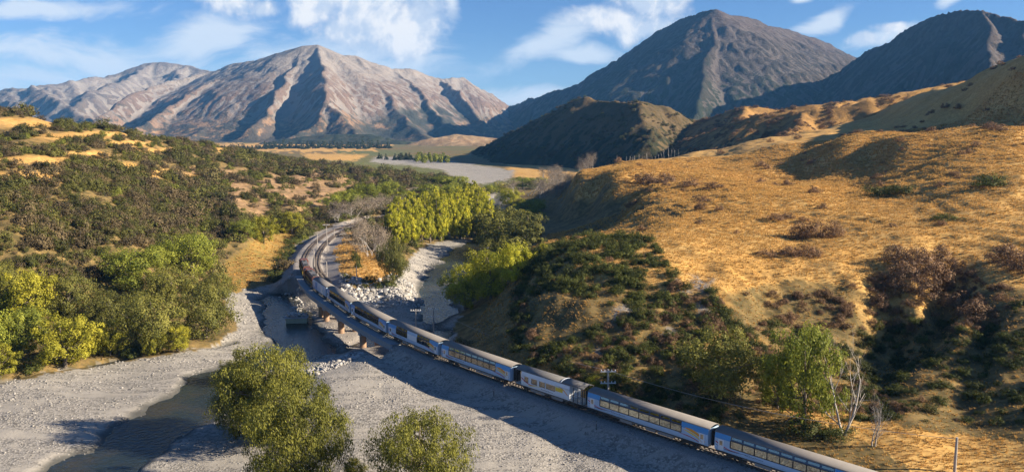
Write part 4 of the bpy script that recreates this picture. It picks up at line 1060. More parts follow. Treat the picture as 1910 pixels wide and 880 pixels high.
# ------------------------------------------------------------------ scattered ground cover
def scatter(name, label, P, scl, assets, tilt=None):
    """one stuff object: points on the ground, each carrying one of the given plants"""
    n = len(P)
    me = bpy.data.meshes.new(name)
    me.vertices.add(n); me.vertices.foreach_set('co', np.asarray(P, np.float32).ravel())
    a = me.attributes.new('scl', 'FLOAT_VECTOR', 'POINT'); a.data.foreach_set('vector', np.asarray(scl, np.float32).ravel())
    rot = np.zeros((n, 3), np.float32); rot[:, 2] = RNG.uniform(0, 2 * pi, n)
    if tilt is not None: rot[:, :2] = RNG.normal(size=(n, 2)) * tilt
    a = me.attributes.new('rot', 'FLOAT_VECTOR', 'POINT'); a.data.foreach_set('vector', rot.ravel())
    a = me.attributes.new('vi', 'INT', 'POINT'); a.data.foreach_set('value', RNG.integers(0, len(assets), n).astype(np.int32))
    me.update()
    c = bpy.data.collections.new(name + '_kinds')
    for k in assets: c.objects.link(k)
    g = bpy.data.node_groups.new(name, 'GeometryNodeTree')
    g.interface.new_socket('Geometry', in_out='INPUT', socket_type='NodeSocketGeometry')
    g.interface.new_socket('Geometry', in_out='OUTPUT', socket_type='NodeSocketGeometry')
    i = g.nodes.new('NodeGroupInput'); o = g.nodes.new('NodeGroupOutput')
    ci = g.nodes.new('GeometryNodeCollectionInfo'); ci.inputs[0].default_value = c; ci.inputs[1].default_value = True; ci.inputs[2].default_value = True
    ip = g.nodes.new('GeometryNodeInstanceOnPoints'); ip.inputs['Pick Instance'].default_value = True
    def na(nm, ty):
        q = g.nodes.new('GeometryNodeInputNamedAttribute'); q.data_type = ty; q.inputs[0].default_value = nm
        return q.outputs['Attribute']
    g.links.new(i.outputs[0], ip.inputs['Points']); g.links.new(ci.outputs[0], ip.inputs['Instance'])
    g.links.new(na('vi', 'INT'), ip.inputs['Instance Index']); g.links.new(na('rot', 'FLOAT_VECTOR'), ip.inputs['Rotation']); g.links.new(na('scl', 'FLOAT_VECTOR'), ip.inputs['Scale'])
    g.links.new(ip.outputs[0], o.inputs[0])
    ob = link(name, me); md = ob.modifiers.new('scatter', 'NODES'); md.node_group = g
    ob['kind'] = 'stuff'; ob['label'] = label
    return ob
def kinds(meshes):
    return [bpy.data.objects.new(m.name, m) for m in meshes]
def wedge(n, a0, a1, r0, r1, power=1.0):
    """random places between two bearings; power < 1 crowds them towards the eye"""
    a = RNG.uniform(radians(a0), radians(a1), n); u = RNG.uniform(0, 1, n)
    r = (r0 ** (2 * power) + u * (r1 ** (2 * power) - r0 ** (2 * power))) ** (1 / (2 * power))
    return r * np.sin(a), r * np.cos(a)
def scrub_left():
    x, y = wedge(60000, -42, -2, 150, 760, 0.62)
    z = Z(x, y); g, go, ta, pa, b, og, gf = zones(x, y, z)
    px, py = proj(x, y, z)
    open_ = np.maximum.reduce([g, go, b, og, pa])
    dens = (1 - open_) * (1 - 0.9 * ta) * (1 - .55 * blob_w(px, py, TAN_BLOBS)) * (z > -3.4) * (px < 860) * (1 - 0.6 * gf)
    dens *= 0.12 + 0.88 * sstep(fbm(x / 26, y / 26, 5, 101) - 0.02 - 0.25 * sstep(py, 330, 260), -0.25, 0.15)
    dens *= 1 - 0.8 * inpoly(px, py, [(0, 560), (420, 480), (440, 640), (0, 700)])
    k = RNG.uniform(0, 1, len(x)) < dens
    x, y, z = x[k], y[k], z[k]; d = np.hypot(x, y)
    s = (0.42 + 1.5 * RNG.uniform(0, 1, len(x)) ** 2) * (0.55 + d / 1300)
    tall = RNG.uniform(0, 1, len(x)) < .04; s = np.where(tall, s * 1.7, s)
    big = np.argsort(-(s / d) * (px[k] > -40) * (px[k] < 1000))[:280]
    for i in big:
        src = PROTO['scrub'][random.randrange(4)]
        key = ('scrub', PROTO['scrub'].index(src))
        if key in USED: o = copy_tree(src)
        else: o = src; USED.add(key)
        o.location = (x[i], y[i], z[i] - .1); o.rotation_euler = yaw(); o.scale = (s[i], s[i], s[i] * random.uniform(.8, 1.15))
        bx, by = px[i], py[i]
        where = 'among golden patches' if by < 330 else 'half way up' if by < 430 else 'above the river willows'
        side = 'far left' if bx < 200 else 'towards the railway' if bx > 420 else 'in the middle'
        size = 'tall' if s[i] > 1.6 else 'low'
        tag(o, f'{size} dark scrub bush {where} on the left hillside, {side}', 'bush', 'scrub bushes on the left hillside')
    m = np.ones(len(x), bool); m[big] = False
    P = np.stack([x, y, z - .1], -1); scl = np.stack([s, s, s * RNG.uniform(.8, 1.15, len(s))], -1)
    greener = RNG.uniform(0, 1, len(x)) < np.clip(0.12 + 0.5 * sstep(fbm(x / 30, y / 30, 3, 141), 0.0, 0.5) + 0.25 * (z < 9), 0, .8)
    scatter('scrub_cover', 'dense dark scrub covering the left hillside', P[m & ~greener], scl[m & ~greener], kinds([c.data for L in PROTO['scrub'] for c in L.children if c.name.startswith('crown')]))
    scatter('green_scrub_cover', 'brighter green scrub among the dark scrub of the left hillside', P[m & greener], scl[m & greener] * .8, kinds([c.data for L in PROTO['lowgreen'] for c in L.children if c.name.startswith('crown')]))
scrub_left()
CROWN = lambda key: [c.data for L in PROTO[key] for c in L.children if c.name.startswith('crown')]
P_SPUR = [(985, 500), (1010, 470), (1110, 442), (1215, 445), (1250, 500), (1260, 560), (1200, 600), (1120, 560), (1030, 545), (960, 560)]
P_DARK = [(1560, 640), (1640, 600), (1780, 600), (1830, 620), (1910, 560), (2100, 560), (2100, 820), (1910, 800), (1760, 760), (1640, 720)]
P_SLOPE = [(985, 555), (900, 590), (860, 640), (900, 680), (1200, 590), (1260, 520), (1330, 540), (1360, 600), (1450, 600), (1560, 640), (1640, 720), (1800, 780), (1640, 800), (1420, 745), (1180, 700), (960, 640), (980, 700), (1100, 735), (1300, 795), (1420, 775), (1300, 740), (1000, 650)]
P_BROWN = [(1420, 560), (1600, 520), (1800, 500), (1900, 540), (1860, 620), (1640, 620), (1480, 620)]
def scrub_right():
    x, y = wedge(64000, 0, 43, 85, 600, 0.6)
    z = Z(x, y); px, py = proj(x, y, z); g, go, ta, pa, b, og, gf = zones(x, y, z)
    j = fbm(x / 8, y / 8, 3, 111) * 22
    spur = inpoly(px + j, py + j * .5, P_SPUR) * (y < 300); dark = inpoly(px + j, py + j, P_DARK) * (y < 230); slope = inpoly(px + j, py + j, P_SLOPE) * (y < 260); brown = inpoly(px + j, py + j * .6, P_BROWN) * (y < 260)
    cl = sstep(fbm(x / 7, y / 7, 4, 113), -0.15, 0.2)
    ok = (1 - np.maximum.reduce([g, b, pa]))
    dg = np.maximum.reduce([spur * .75 * (0.3 + .7 * cl), dark * .8 * (0.25 + .75 * cl), slope * .8 * (.4 + .6 * cl)]) * ok
    db = np.maximum.reduce([brown * .85 * (.3 + .7 * cl), slope * .55 * (.3 + .7 * cl), ((px > 1060) & (z > 8)) * (.005 + .006 * (z > 38)) * (y < 620)]) * ok
    r = RNG.uniform(0, 1, len(x))
    for dens, key, nm, lab, s0, s1 in ((dg, 'greenbush', 'green_scrub', 'green scrub on the near spur and along the foot of the right slope', .2, .62), (db, 'brownbush', 'brown_scrub', 'brown dry scrub in the gullies of the right slope', .2, .5)):
        k = r < dens * .62
        s = RNG.uniform(s0, s1, k.sum()) * np.clip(y[k] / 170, .6, 2.2)
        scatter(nm, lab, np.stack([x, y, z - .1], -1)[k], np.stack([s, s, s * RNG.uniform(.7, 1.2, len(s))], -1), kinds(CROWN(key)))
        r = 1 - r
scrub_right()
def ridge_scrub(ridge_name, n, key, name, label, s0, s1):
    me = bpy.data.objects[ridge_name].data
    co = np.zeros(len(me.vertices) * 3, np.float32); me.vertices.foreach_get('co', co); co = co.reshape(-1, 3)
    q = np.zeros(len(me.vertices), np.float32); me.attributes['streak'].data.foreach_get('value', q)
    w = (co[:, 2] > 1) * np.clip(sstep(fbm(co[:, 0] / 28, co[:, 1] / 28, 4, 151), -.1, .3) + .08, 0, 1) * (.3 + q)
    k = RNG.choice(len(co), size=n, p=w / w.sum())
    P = co[k] + RNG.uniform(-1.5, 1.5, (n, 3)) * np.array([1, 1, 0]) - np.array([0, 0, .3])
    s = RNG.uniform(s0, s1, n)
    scatter(name, label, P, np.stack([s, s, s * RNG.uniform(.7, 1.1, n)], -1), kinds(CROWN(key)))
ridge_scrub('golden_ridge', 2600, 'brownbush', 'ridge_scrub', 'brown scrub on the golden ridge behind the terrace', .35, .95)
ridge_scrub('tawny_ridge', 2600, 'brownbush', 'tawny_scrub', 'brown scrub on the middle tawny ridge', .4, 1.1)
ridge_scrub('dark_hill', 1100, 'scrub', 'hill_scrub', 'dark bush cover on the dark hill by the plain', .7, 1.7)
def tuft_mesh(seed, blades=16):
    rng = np.random.default_rng(seed); V = []; tn = []
    for i in range(blades):
        a = rng.uniform(0, 2 * pi); L = rng.uniform(.5, 1.0); b = rng.uniform(.2, .75); w = .07
        p = np.array([cos(a), sin(a), 0]) * rng.uniform(0, .25); q = np.array([-sin(a), cos(a), 0]) * w
        tip = p + np.array([cos(a) * b * L, sin(a) * b * L, L * .9])
        V += [p - q, p + q, tip]; tn += [rng.uniform(.1, .6)] * 2 + [rng.uniform(.5, 1)]
    return mesh_np('tuft', np.array(V), np.arange(blades * 3).reshape(-1, 3), L_TUFT, attrs={'tint': ('FLOAT', np.array(tn))})
def tufts():
    x, y = wedge(340000, -4, 40, 78, 520, 0.55)
    z = Z(x, y); g, go, ta, pa, b, og, gf = zones(x, y, z); px, py = proj(x, y, z)
    dens = np.maximum(go, .55 * (z > -1.5) * (y < 330)) * (px > 860) * (px < 2100) * (1 - np.maximum(g, b)) * (0.35 + .65 * sstep(fbm(x / 5, y / 2.4, 3, 121), -.3, .25))
    k = RNG.uniform(0, 1, len(x)) < dens * .8
    s = RNG.uniform(.28, .62, k.sum()) * np.clip(y[k] / 190, .75, 1.8)
    scatter('dry_grass', 'dry golden tussock grass on the right hillside', np.stack([x, y, z - .03], -1)[k], np.stack([s, s, s * RNG.uniform(.7, 1.2, len(s))], -1), kinds([tuft_mesh(i) for i in range(5)]), tilt=.12)
    x, y = wedge(26000, -24, -8, 170, 420, .6)
    z = Z(x, y); g, go, ta, pa, b, og, gf = zones(x, y, z)
    k = RNG.uniform(0, 1, len(x)) < np.maximum(og * .35, go * .6) * (1 - np.maximum(g, b))
    s = RNG.uniform(.5, 1.2, k.sum())
    scatter('meadow_grass', 'rank orange grass on the meadow left of the railway curve', np.stack([x, y, z - .03], -1)[k], np.stack([s, s, s * .8], -1), kinds([tuft_mesh(20 + i) for i in range(3)]), tilt=.12)
tufts()
finish_protos()
# ------------------------------------------------------------------ simple solids
class MB:
    """collects boxes, prisms, ribbons and tubes into one mesh"""
    def __init__(self): self.V = []; self.F = []
    def add(self, V, F):
        n = len(self.V); self.V += [tuple(v) for v in V]; self.F += [tuple(i + n for i in f) for f in F]; return self
    def box(self, x0, x1, y0, y1, z0, z1):
        return self.add([(x0, y0, z0), (x1, y0, z0), (x1, y1, z0), (x0, y1, z0), (x0, y0, z1), (x1, y0, z1), (x1, y1, z1), (x0, y1, z1)],
                        [(3, 2, 1, 0), (4, 5, 6, 7), (0, 1, 5, 4), (1, 2, 6, 5), (2, 3, 7, 6), (3, 0, 4, 7)])
    def cyl(self, c, r, h, axis='z', n=14, r2=None):
        r2 = r if r2 is None else r2; V = []
        for k, (rr, t) in enumerate(((r, -h / 2), (r2, h / 2))):
            for i in range(n):
                a = 2 * pi * i / n; u, v = rr * cos(a), rr * sin(a)
                V.append({'z': (c[0] + u, c[1] + v, c[2] + t), 'y': (c[0] + u, c[1] + t, c[2] + v), 'x': (c[0] + t, c[1] + u, c[2] + v)}[axis])
        F = [(i, (i + 1) % n, n + (i + 1) % n, n + i) for i in range(n)] + [tuple(range(n - 1, -1, -1)), tuple(range(n, 2 * n))]
        return self.add(V, F)
    def extrude_x(self, prof, x0, x1, caps=True, closed=False):
        n = len(prof); V = [(x0, y, z) for y, z in prof] + [(x1, y, z) for y, z in prof]
        F = [(i, i + 1, n + i + 1, n + i) for i in range(n - 1)]
        if closed: F.append((n - 1, 0, n, 2 * n - 1))
        if caps: F += [tuple(range(n - 1, -1, -1)), tuple(range(n, 2 * n))]
        return self.add(V, F)
    def strip(self, prof, x0, x1, th=0.05):
        """a bent plate of some thickness following the profile"""
        P = np.array(prof, float); tg = np.gradient(P, axis=0); nn = np.stack([-tg[:, 1], tg[:, 0]], 1); nn /= np.linalg.norm(nn, axis=1)[:, None]
        inner = P + nn * th
        return self.extrude_x([tuple(p) for p in P] + [tuple(p) for p in inner[::-1]], x0, x1, closed=True)
    def build(self, name, mat, parent=None, smooth=False, bevel=0):
        me = bpy.data.meshes.new(name); me.from_pydata(self.V, [], self.F); me.update()
        import bmesh
        bm = bmesh.new(); bm.from_mesh(me); bmesh.ops.recalc_face_normals(bm, faces=bm.faces)
        if bevel: bmesh.ops.bevel(bm, geom=[e for e in bm.edges if e.is_manifold], offset=bevel, segments=1, affect='EDGES', clamp_overlap=True)
        bm.to_mesh(me); bm.free()
        if smooth:
            me.polygons.foreach_set('use_smooth', np.ones(len(me.polygons), bool))
        me.materials.append(mat)
        return link(name, me, parent)

M_SILVER = material('pale_blue_paint', (0.36, 0.50, 0.66), 0.35, var=0.06, vscale=1.2, bump=0.02)
M_WHITE = material('white_paint', (0.66, 0.70, 0.74), 0.4, var=0.06, vscale=1.5)
M_BLUE = material('bright_blue_paint', (0.055, 0.27, 0.58), 0.3, var=0.06, vscale=1.5)
M_NAVY = material('navy_paint', (0.018, 0.040, 0.095), 0.25, var=0.1, vscale=1.5)
M_ROOF = material('grey_roof', (0.185, 0.17, 0.157), 0.85, spec=0.2, var=0.2, vscale=0.8, bump=0.05)
M_ROOFD = material('dark_grey_roof', (0.12, 0.115, 0.11), 0.6, var=0.18, vscale=0.8)
M_BLACK = material('black_rubber', (0.012, 0.012, 0.013), 0.7)
M_UNDER = material('underframe_steel', (0.030, 0.028, 0.027), 0.7, var=0.3, vscale=3)
M_BOX = material('grey_equipment', (0.23, 0.23, 0.23), 0.5, var=0.2, vscale=3)
M_WHEEL = material('wheel_steel', (0.16, 0.13, 0.11), 0.4, metal=0.8, var=0.3, vscale=5)
M_ORANGE = material('orange_paint', (0.72, 0.30, 0.02), 0.35)
M_YEL = material('yellow_paint', (0.78, 0.55, 0.05), 0.35)
M_RED = material('red_paint', (0.42, 0.03, 0.06), 0.35)
M_MAROON = material('maroon_paint', (0.13, 0.050, 0.036), 0.5, var=0.25, vscale=2)
M_SEAT = material('seat_fabric', (0.26, 0.32, 0.30), 0.9, var=0.2)
M_HEAD = material('headrest_cloth', (0.75, 0.76, 0.72), 0.9)
M_FLOOR = material('carriage_floor', (0.42, 0.42, 0.38), 0.8)
M_CEIL = material('carriage_lining', (0.62, 0.62, 0.58), 0.6)
def glass_material(name, tint, gloss=0.12):
    m = bpy.data.materials.new(name); m.use_nodes = True
    t = NT(m.node_tree); t.n.remove(t.n['Principled BSDF'])
    tr = t.new('ShaderNodeBsdfTransparent'); tr.inputs[0].default_value = (*tint, 1)
    gl = t.new('ShaderNodeBsdfGlossy'); gl.inputs['Roughness'].default_value = 0.03
    fr = t.new('ShaderNodeFresnel'); fr.inputs[0].default_value = 1.45
    mx = t.new('ShaderNodeMixShader'); t.l.new(t.math('ADD', fr.outputs[0], gloss, clamp=True), mx.inputs[0])
    t.l.new(tr.outputs[0], mx.inputs[1]); t.l.new(gl.outputs[0], mx.inputs[2]); t.l.new(mx.outputs[0], t.n['Material Output'].inputs['Surface'])
    return m
M_GLASS = glass_material('window_glass', (0.92, 0.98, 0.94), 0.16)
M_TINT = glass_material('tinted_glass', (0.10, 0.13, 0.17), 0.18)

# ------------------------------------------------------------------ train
W = 1.38
ROOF = [(-1.24, 3.32), (-1.12, 3.47), (-0.85, 3.62), (-0.45, 3.72), (0, 3.76), (0.45, 3.72), (0.85, 3.62), (1.12, 3.47), (1.24, 3.32)]
def side_pts(s): return [(s * 1.30, 0.98), (s * W, 1.25), (s * W, 1.72)]
SHARED = {}
def shared(key, fn):
    """build a part once; later carriages get a copy sharing its mesh"""
    if key not in SHARED:
        SHARED[key] = fn().data
        o = [q for q in bpy.data.objects if q.data == SHARED[key]][0]
        bpy.data.objects.remove(o)
    return SHARED[key]
def bogie(parent, x):
    b = link('bogie', shared('bogie', lambda: MB().box(-1.45, 1.45, -1.02, -.90, .42, .72).box(-1.45, 1.45, .90, 1.02, .42, .72).box(-.25, .25, -.9, .9, .5, .8).box(-1.15, -.95, -1.10, -1.02, .3, .6).box(.95, 1.15, -1.10, -1.02, .3, .6).box(-.3, .3, -1.10, -1.02, .35, .85).build('bogie', M_UNDER)), parent, (x, 0, 0))
    for dx in (-1.05, 1.05):
        for sy in (-1, 1):
            link('wheel', shared('wheel', lambda: MB().cyl((0, 0, 0), .43, .13, 'y', 16).cyl((0, 0, 0), .12, .18, 'y', 8).build('wheel', M_WHEEL)), b, (dx, sy * .72, .43))
def ribbon(pts, width, side, off=0.012, prof=None):
    """paint stripe lying on the carriage side: pts are (x, z), width tapers at both ends"""
    P = np.array(pts, float)
    s = np.linspace(0, 1, len(P)); t = np.linspace(0, 1, 18)
    k = np.linspace(0, 1, len(P))
    c = np.stack([np.interp(t, k, P[:, 0]), np.interp(t, k, P[:, 1])], 1)
    for _ in range(3): c[1:-1] = (c[:-2] + 2 * c[1:-1] + c[2:]) / 4
    w = np.asarray(width) if not np.isscalar(width) else np.full(2, width)
    ww = np.interp(t, np.linspace(0, 1, len(w)), w)
    tg = np.gradient(c, axis=0); nn = np.stack([-tg[:, 1], tg[:, 0]], 1); nn /= np.linalg.norm(nn, axis=1)[:, None]
    a, b = c + nn * ww[:, None] / 2, c - nn * ww[:, None] / 2
    def yy(z): return side * (np.interp(z, [0.98, 1.25, 2.75, 3.32], [1.30, W, W, 1.24]) + off)
    V = []; F = []
    for p, q in zip(a, b):
        V += [(p[0], yy(p[1]), p[1]), (q[0], yy(q[1]), q[1]), (p[0], yy(p[1]) - side * .01, p[1]), (q[0], yy(q[1]) - side * .01, q[1])]
    for i in range(len(c) - 1):
        j = 4 * i
        F += [(j, j + 1, j + 5, j + 4), (j + 2, j + 6, j + 7, j + 3), (j, j + 4, j + 6, j + 2), (j + 1, j + 3, j + 7, j + 5)]
    return MB().add(V, F)
def livery(parent, L, orange=True):
    h = L / 2
    for s in (-1, 1):
        ribbon([(-h + .15, 2.15), (-h + .9, 1.75), (-h + 2.2, 1.42), (-h + 3.6, 1.50)], (.16, .12, .03), s).build('livery_stripe', M_RED, parent)
        ribbon([(-h + .15, 1.75), (-h + 1.2, 1.40), (-h + 2.8, 1.33), (-h + 5.2, 1.58)], (.05, .09, .03), s).build('livery_stripe', M_NAVY, parent)
        if orange:
            ribbon([(h - 3.6, 2.62), (h - 2.6, 2.52), (h - 1.5, 2.2), (h - .45, 1.45)], (.10, .42, .34, .10), s).build('livery_stripe', M_ORANGE, parent)
            ribbon([(h - 3.9, 2.30), (h - 2.8, 2.16), (h - 1.7, 1.85), (h - .7, 1.2)], (.05, .24, .2, .05), s, .016).build('livery_stripe', M_YEL, parent)
            ribbon([(h - 4.6, 1.66), (h - 3.2, 1.62), (h - 1.9, 1.42), (h - 1.0, 1.08)], (.03, .12, .12, .05), s, .020).build('livery_stripe', M_RED, parent)
def script_mark(parent, x0, length, z):
    """small dark blue script along the lower panel"""
    for s in (-1, 1):
        m = MB(); n = 9
        for i in range(n):
            a = x0 + length * i / n; w = length / n
            r = ribbon([(a, z), (a + w * .35, z + (.16 if i in (0, 5) else .10)), (a + w * .6, z + .01), (a + w, z + .03)], (.03, .05, .03), s, .014)
            m.add(r.V, r.F)
        m.build('lettering', M_NAVY, parent)
def seats(parent, x0, x1, n):
    def mk():
        return MB().box(-.24, .24, -.5, .5, 1.05, 1.50).box(.14, .30, -.5, .5, 1.45, 1.85).build('seat', M_SEAT)
    def hd(): return MB().box(.11, .34, -.46, -.06, 1.83, 2.12).box(.11, .34, .06, .46, 1.83, 2.12).build('headrest', M_HEAD)
    for i in range(n):
        x = x0 + (x1 - x0) * (i + .5) / n
        for sy in (-.78, .78):
            a = link('seat', shared('seat', mk), parent, (x, sy, 0), (0, 0, pi if i % 2 else 0))
            link('headrest', shared('headrest', hd), a)
def carriage(label, L, wins=None, panel=None, roofmat=None, orange=True, group='carriages of the passenger train', seats_n=10):
    """panorama carriage; wins = list of (x0, x1) glazed runs as fractions of the length"""
    t = empty('train_carriage'); tag(t, label, 'train carriage', group)
    h = L / 2; roofmat = roofmat or M_ROOF
    wins = wins or [(0.115, 0.80, 8)]
    b = MB()
    for s in (-1, 1):
        pr_ = side_pts(s) if s < 0 else side_pts(s)[::-1]
        b.strip(pr_ if s < 0 else pr_, -h, h, -0.06)
        edges = [0.0] + [v for w in wins for v in w[:2]] + [1.0]
        for a, c in zip(edges[::2], edges[1::2]):           # solid wall between the glazed runs
            b.strip([(s * W, 1.72), (s * W, 2.75), (s * 1.24, 3.32)][::(1 if s < 0 else -1)], -h + a * L, -h + c * L, -0.06)
    for x in (-h, h - .06): b.extrude_x([(-1.24, 1.0), (1.24, 1.0), (1.24, 2.7), (1.15, 3.30), (-1.15, 3.30), (-1.24, 2.7)], x, x + .06, closed=True)
    b.build('body', M_SILVER, t)
    MB().box(-h + .06, h - .06, -1.28, 1.28, .96, 1.04).build('floor', M_FLOOR, t)
    MB().strip(ROOF, -h - .12, h + .12, -.07).build('roof', roofmat, t, smooth=True)
    cl = MB().strip([(y * .94, z - .14) for y, z in ROOF], -h + .1, h - .1, -.02).build('ceiling_lining', M_CEIL, t)
    fr = MB(); band = MB()
    for f0, f1, n in wins:
        x0, x1 = -h + f0 * L, -h + f1 * L
        for s in (-1, 1):
            y0, y1 = sorted((s * (W - .05), s * (W + .012)))
            fr.box(x0, x1, y0, y1, 1.72, 1.80).box(x0, x1, y0, y1, 2.70, 2.78)
            for i in range(n + 1):
                x = x0 + (x1 - x0) * i / n; fr.box(x - .06, x + .06, y0, y1, 1.80, 2.70)
            P = [(s * W, 2.78), (s * 1.335, 2.96)]; Q = [(s * 1.262, 3.24), (s * 1.24, 3.32)]
            o = 1 if s < 0 else -1
            band.strip(P[::o], x0, x1, -.05); band.strip(Q[::o], x0, x1, -.05)
            w = (x1 - x0) / n
            for i in range(n + 1):
                xa = max(x0, x0 + w * i - .14); xb = min(x1, x0 + w * i + .14)
                band.strip([(s * 1.335, 2.96), (s * 1.262, 3.24)][::o], xa, xb, -.05)
            for i in range(n):
                pane = link('window', shared(('pane', round(w, 2)), lambda: MB().box(-w / 2 + .06, w / 2 - .06, -.01, .01, 1.80, 2.70).build('window', M_GLASS)), t, (x0 + w * (i + .5), s * (W - .02), 0))
                link('roof_window', shared(('rp', round(w, 2), s), lambda: MB().strip([(s * 1.328, 2.96), (s * 1.255, 3.24)][::o], -w / 2 + .14, w / 2 - .14, -.02).build('roof_window', M_TINT)), t, (x0 + w * (i + .5), 0, 0))
    fr.build('window_frame', M_BLACK, t); band.build('upper_band', M_NAVY, t)
    # bright blue corners at both ends of the side
    bl = MB()
    f0 = wins[0][0]; f1 = wins[-1][1]
    for s in (-1, 1):
        o = 1 if s < 0 else -1
        bl.strip([(s * (W + .008), 2.62), (s * (W + .008), 2.75), (s * 1.248, 3.318)][::o], -h + .02, -h + f0 * L - .03, -.012)
        bl.strip([(s * (W + .008), 2.55), (s * (W + .008), 2.75), (s * 1.248, 3.318)][::o], -h + f1 * L + .03, h - .02, -.012)
    bl.build('blue_corner', M_BLUE, t)
    for x in (-h + .95, h - .95):
        for s in (-1, 1):
            d = MB().box(-.40, .40, -.012, .012, 1.10, 2.52).build('door', M_WHITE, t); d.location = (x, s * (W + .004), 0)
            MB().box(-.22, .22, -.02, .02, 1.75, 2.38).build('door_window', M_TINT, d)
    if panel:
        for s in (-1, 1):
            y0, y1 = sorted((s * W, s * (W + .012)))
            MB().box(-h + panel[0] * L, -h + panel[1] * L, y0, y1, 1.74, 2.74).build('side_panel', panel[2], t)
    livery(t, L, orange)
    script_mark(t, -h + L * .22, 2.6, 1.36)
    seats(t, -h + f0 * L + .3, -h + f1 * L - .3, seats_n)
    underbody(t, L)
    return t
def underbody(t, L, boxes=((-.16, 2.2), (.05, 1.6), (.17, 2.6))):
    h = L / 2
    MB().box(-h + .1, h - .1, -1.2, 1.2, .80, .955).build('underframe', M_UNDER, t)
    for f, w in boxes:
        MB().box(f * L - w / 2, f * L + w / 2, -1.15, -.45, .34, .80).build('equipment_box', M_BOX, t)
    MB().box(-.3 * L, .3 * L, -1.22, -1.16, .74, .80).build('step_rail', M_BOX, t)
    for x in (-h + 3.0, h - 3.0): bogie(t, x)
    for x in (-h - .42, h + .12): MB().box(x, x + .3, -.75, .75, 1.0, 3.2).build('gangway', M_BLACK, t, bevel=.05)
def luggage_van(label, L, roofmat):
    t = empty('luggage_van'); tag(t, label, 'luggage van', 'luggage vans of the train'); h = L / 2
    b = MB()
    b.extrude_x([(-1.30, .98), (1.30, .98), (W, 1.25), (W, 2.75), (1.24, 3.30), (-1.24, 3.30), (-W, 2.75), (-W, 1.25)], -h, h, closed=True)
    b.build('body', M_SILVER, t)
    MB().strip(ROOF, -h - .1, h + .1, -.07).build('roof', roofmat, t, smooth=True)
    for x in (-h * .45, h * .45):
        for s in (-1, 1):
            d = MB().box(-1.1, 1.1, -.03, .03, 1.1, 3.0).build('sliding_door', M_BLUE if x < 0 else M_WHITE, t); d.location = (x, s * (W + .02), 0)
            MB().box(.9, .96, s * .035 - .02, s * .035 + .02, 1.7, 2.2).build('handle', M_BLACK, d)
    livery(t, L, False); underbody(t, L, ((0, 2.4),))
    return t
def viewing_car(label, L):
    t = empty('viewing_carriage'); tag(t, label, 'train carriage', 'carriages of the passenger train'); h = L / 2
    b = MB(); xo = h - 2.7                                       # open balcony beyond xo, and a recessed end at the left
    for s in (-1, 1):
        o = 1 if s < 0 else -1
        b.strip(side_pts(s)[::o], -h + 1.5, xo, -.06)
        wx = [(-h + 2.3, -h + 3.2), (-h + 3.9, -h + 5.2), (-h + 5.7, -h + 7.0), (-h + 7.2, -h + 9.2)]
        ed = [-h + 1.5] + [v for w in wx for v in w] + [xo]
        for a, c in zip(ed[::2], ed[1::2]): b.strip([(s * W, 1.72), (s * W, 2.75)][::o], a, c, -.06)
        b.strip([(s * W, 2.62), (s * W, 2.75), (s * 1.24, 3.32)][::o], -h + 1.5, xo, -.055)
    for x in (-h + 1.5, xo - .06): b.box(x, x + .06, -1.3, 1.3, 1.0, 3.3)
    b.build('body', M_WHITE, t)
    for s in (-1, 1):
        for a, c in wx:
            p = MB().box(a + .05, c - .05, -.01, .01, 1.78, 2.62).build('window', M_TINT, t); p.location = (0, s * (W - .02), 0)
        fr = MB()
        y0, y1 = sorted((s * (W - .05), s * (W + .012)))
        for a, c in wx: fr.box(a, a + .05, y0, y1, 1.72, 2.62).box(c - .05, c, y0, y1, 1.72, 2.62).box(a, c, y0, y1, 1.72, 1.78)
        fr.build('window_frame', M_BLACK, t)
        y0, y1 = sorted((s * W, s * (W + .012)))
        MB().box(xo - 3.0, xo - 1.4, y0, y1, 1.9, 2.55).build('side_panel', M_YEL, t)
        for z in (1.35, 1.7, 2.05):
            MB().box(xo, h - .1, s * 1.28 - .025, s * 1.28 + .025, z - .025, z + .025).build('railing', M_BOX, t)
        for x in (xo + .8, xo + 1.7, h - .1): MB().box(x - .04, x + .04, s * 1.28 - .04, s * 1.28 + .04, 1.0, 3.3).build('post', M_UNDER, t)
        MB().box(-h + .05, -h + .12, s * 1.28 - .04, s * 1.28 + .04, 1.0, 3.3).build('post', M_UNDER, t)
    MB().box(-h, h, -1.28, 1.28, .96, 1.04).build('floor', M_FLOOR, t)
    MB().strip(ROOF, -h - .1, h - 4.6, -.07).build('roof', M_ROOFD, t, smooth=True)
    MB().strip([(y * 1.03, z + .11) for y, z in ROOF], h - 4.55, h + .1, -.07).build('raised_roof', M_ROOFD, t, smooth=True)
    MB().strip([(y * 1.035, z + .125) for y, z in ROOF], h - 4.75, h - 4.56, -.22).build('roof_rib', M_WHITE, t, smooth=True)
    for s in (-1, 1):
        ribbon([(-h + 1.6, 2.3), (-h + 2.4, 1.8), (-h + 3.6, 1.45), (-h + 4.6, 1.6)], (.2, .14, .04), s).build('livery_stripe', M_RED, t)
        ribbon([(-h + 3.2, 1.25), (-h + 4.6, 1.55), (-h + 6.2, 1.66)], (.1, .12, .03), s).build('livery_stripe', M_YEL, t)
        ribbon([(xo - 2.2, 2.75), (xo - 1.2, 2.4), (xo - .3, 1.7)], (.05, .16, .12), s).build('livery_stripe', M_ORANGE, t)
    script_mark(t, -h + 6.2, 2.6, 1.30)
    underbody(t, L, ((-.16, 3.2), (.13, 2.4)))
    return t
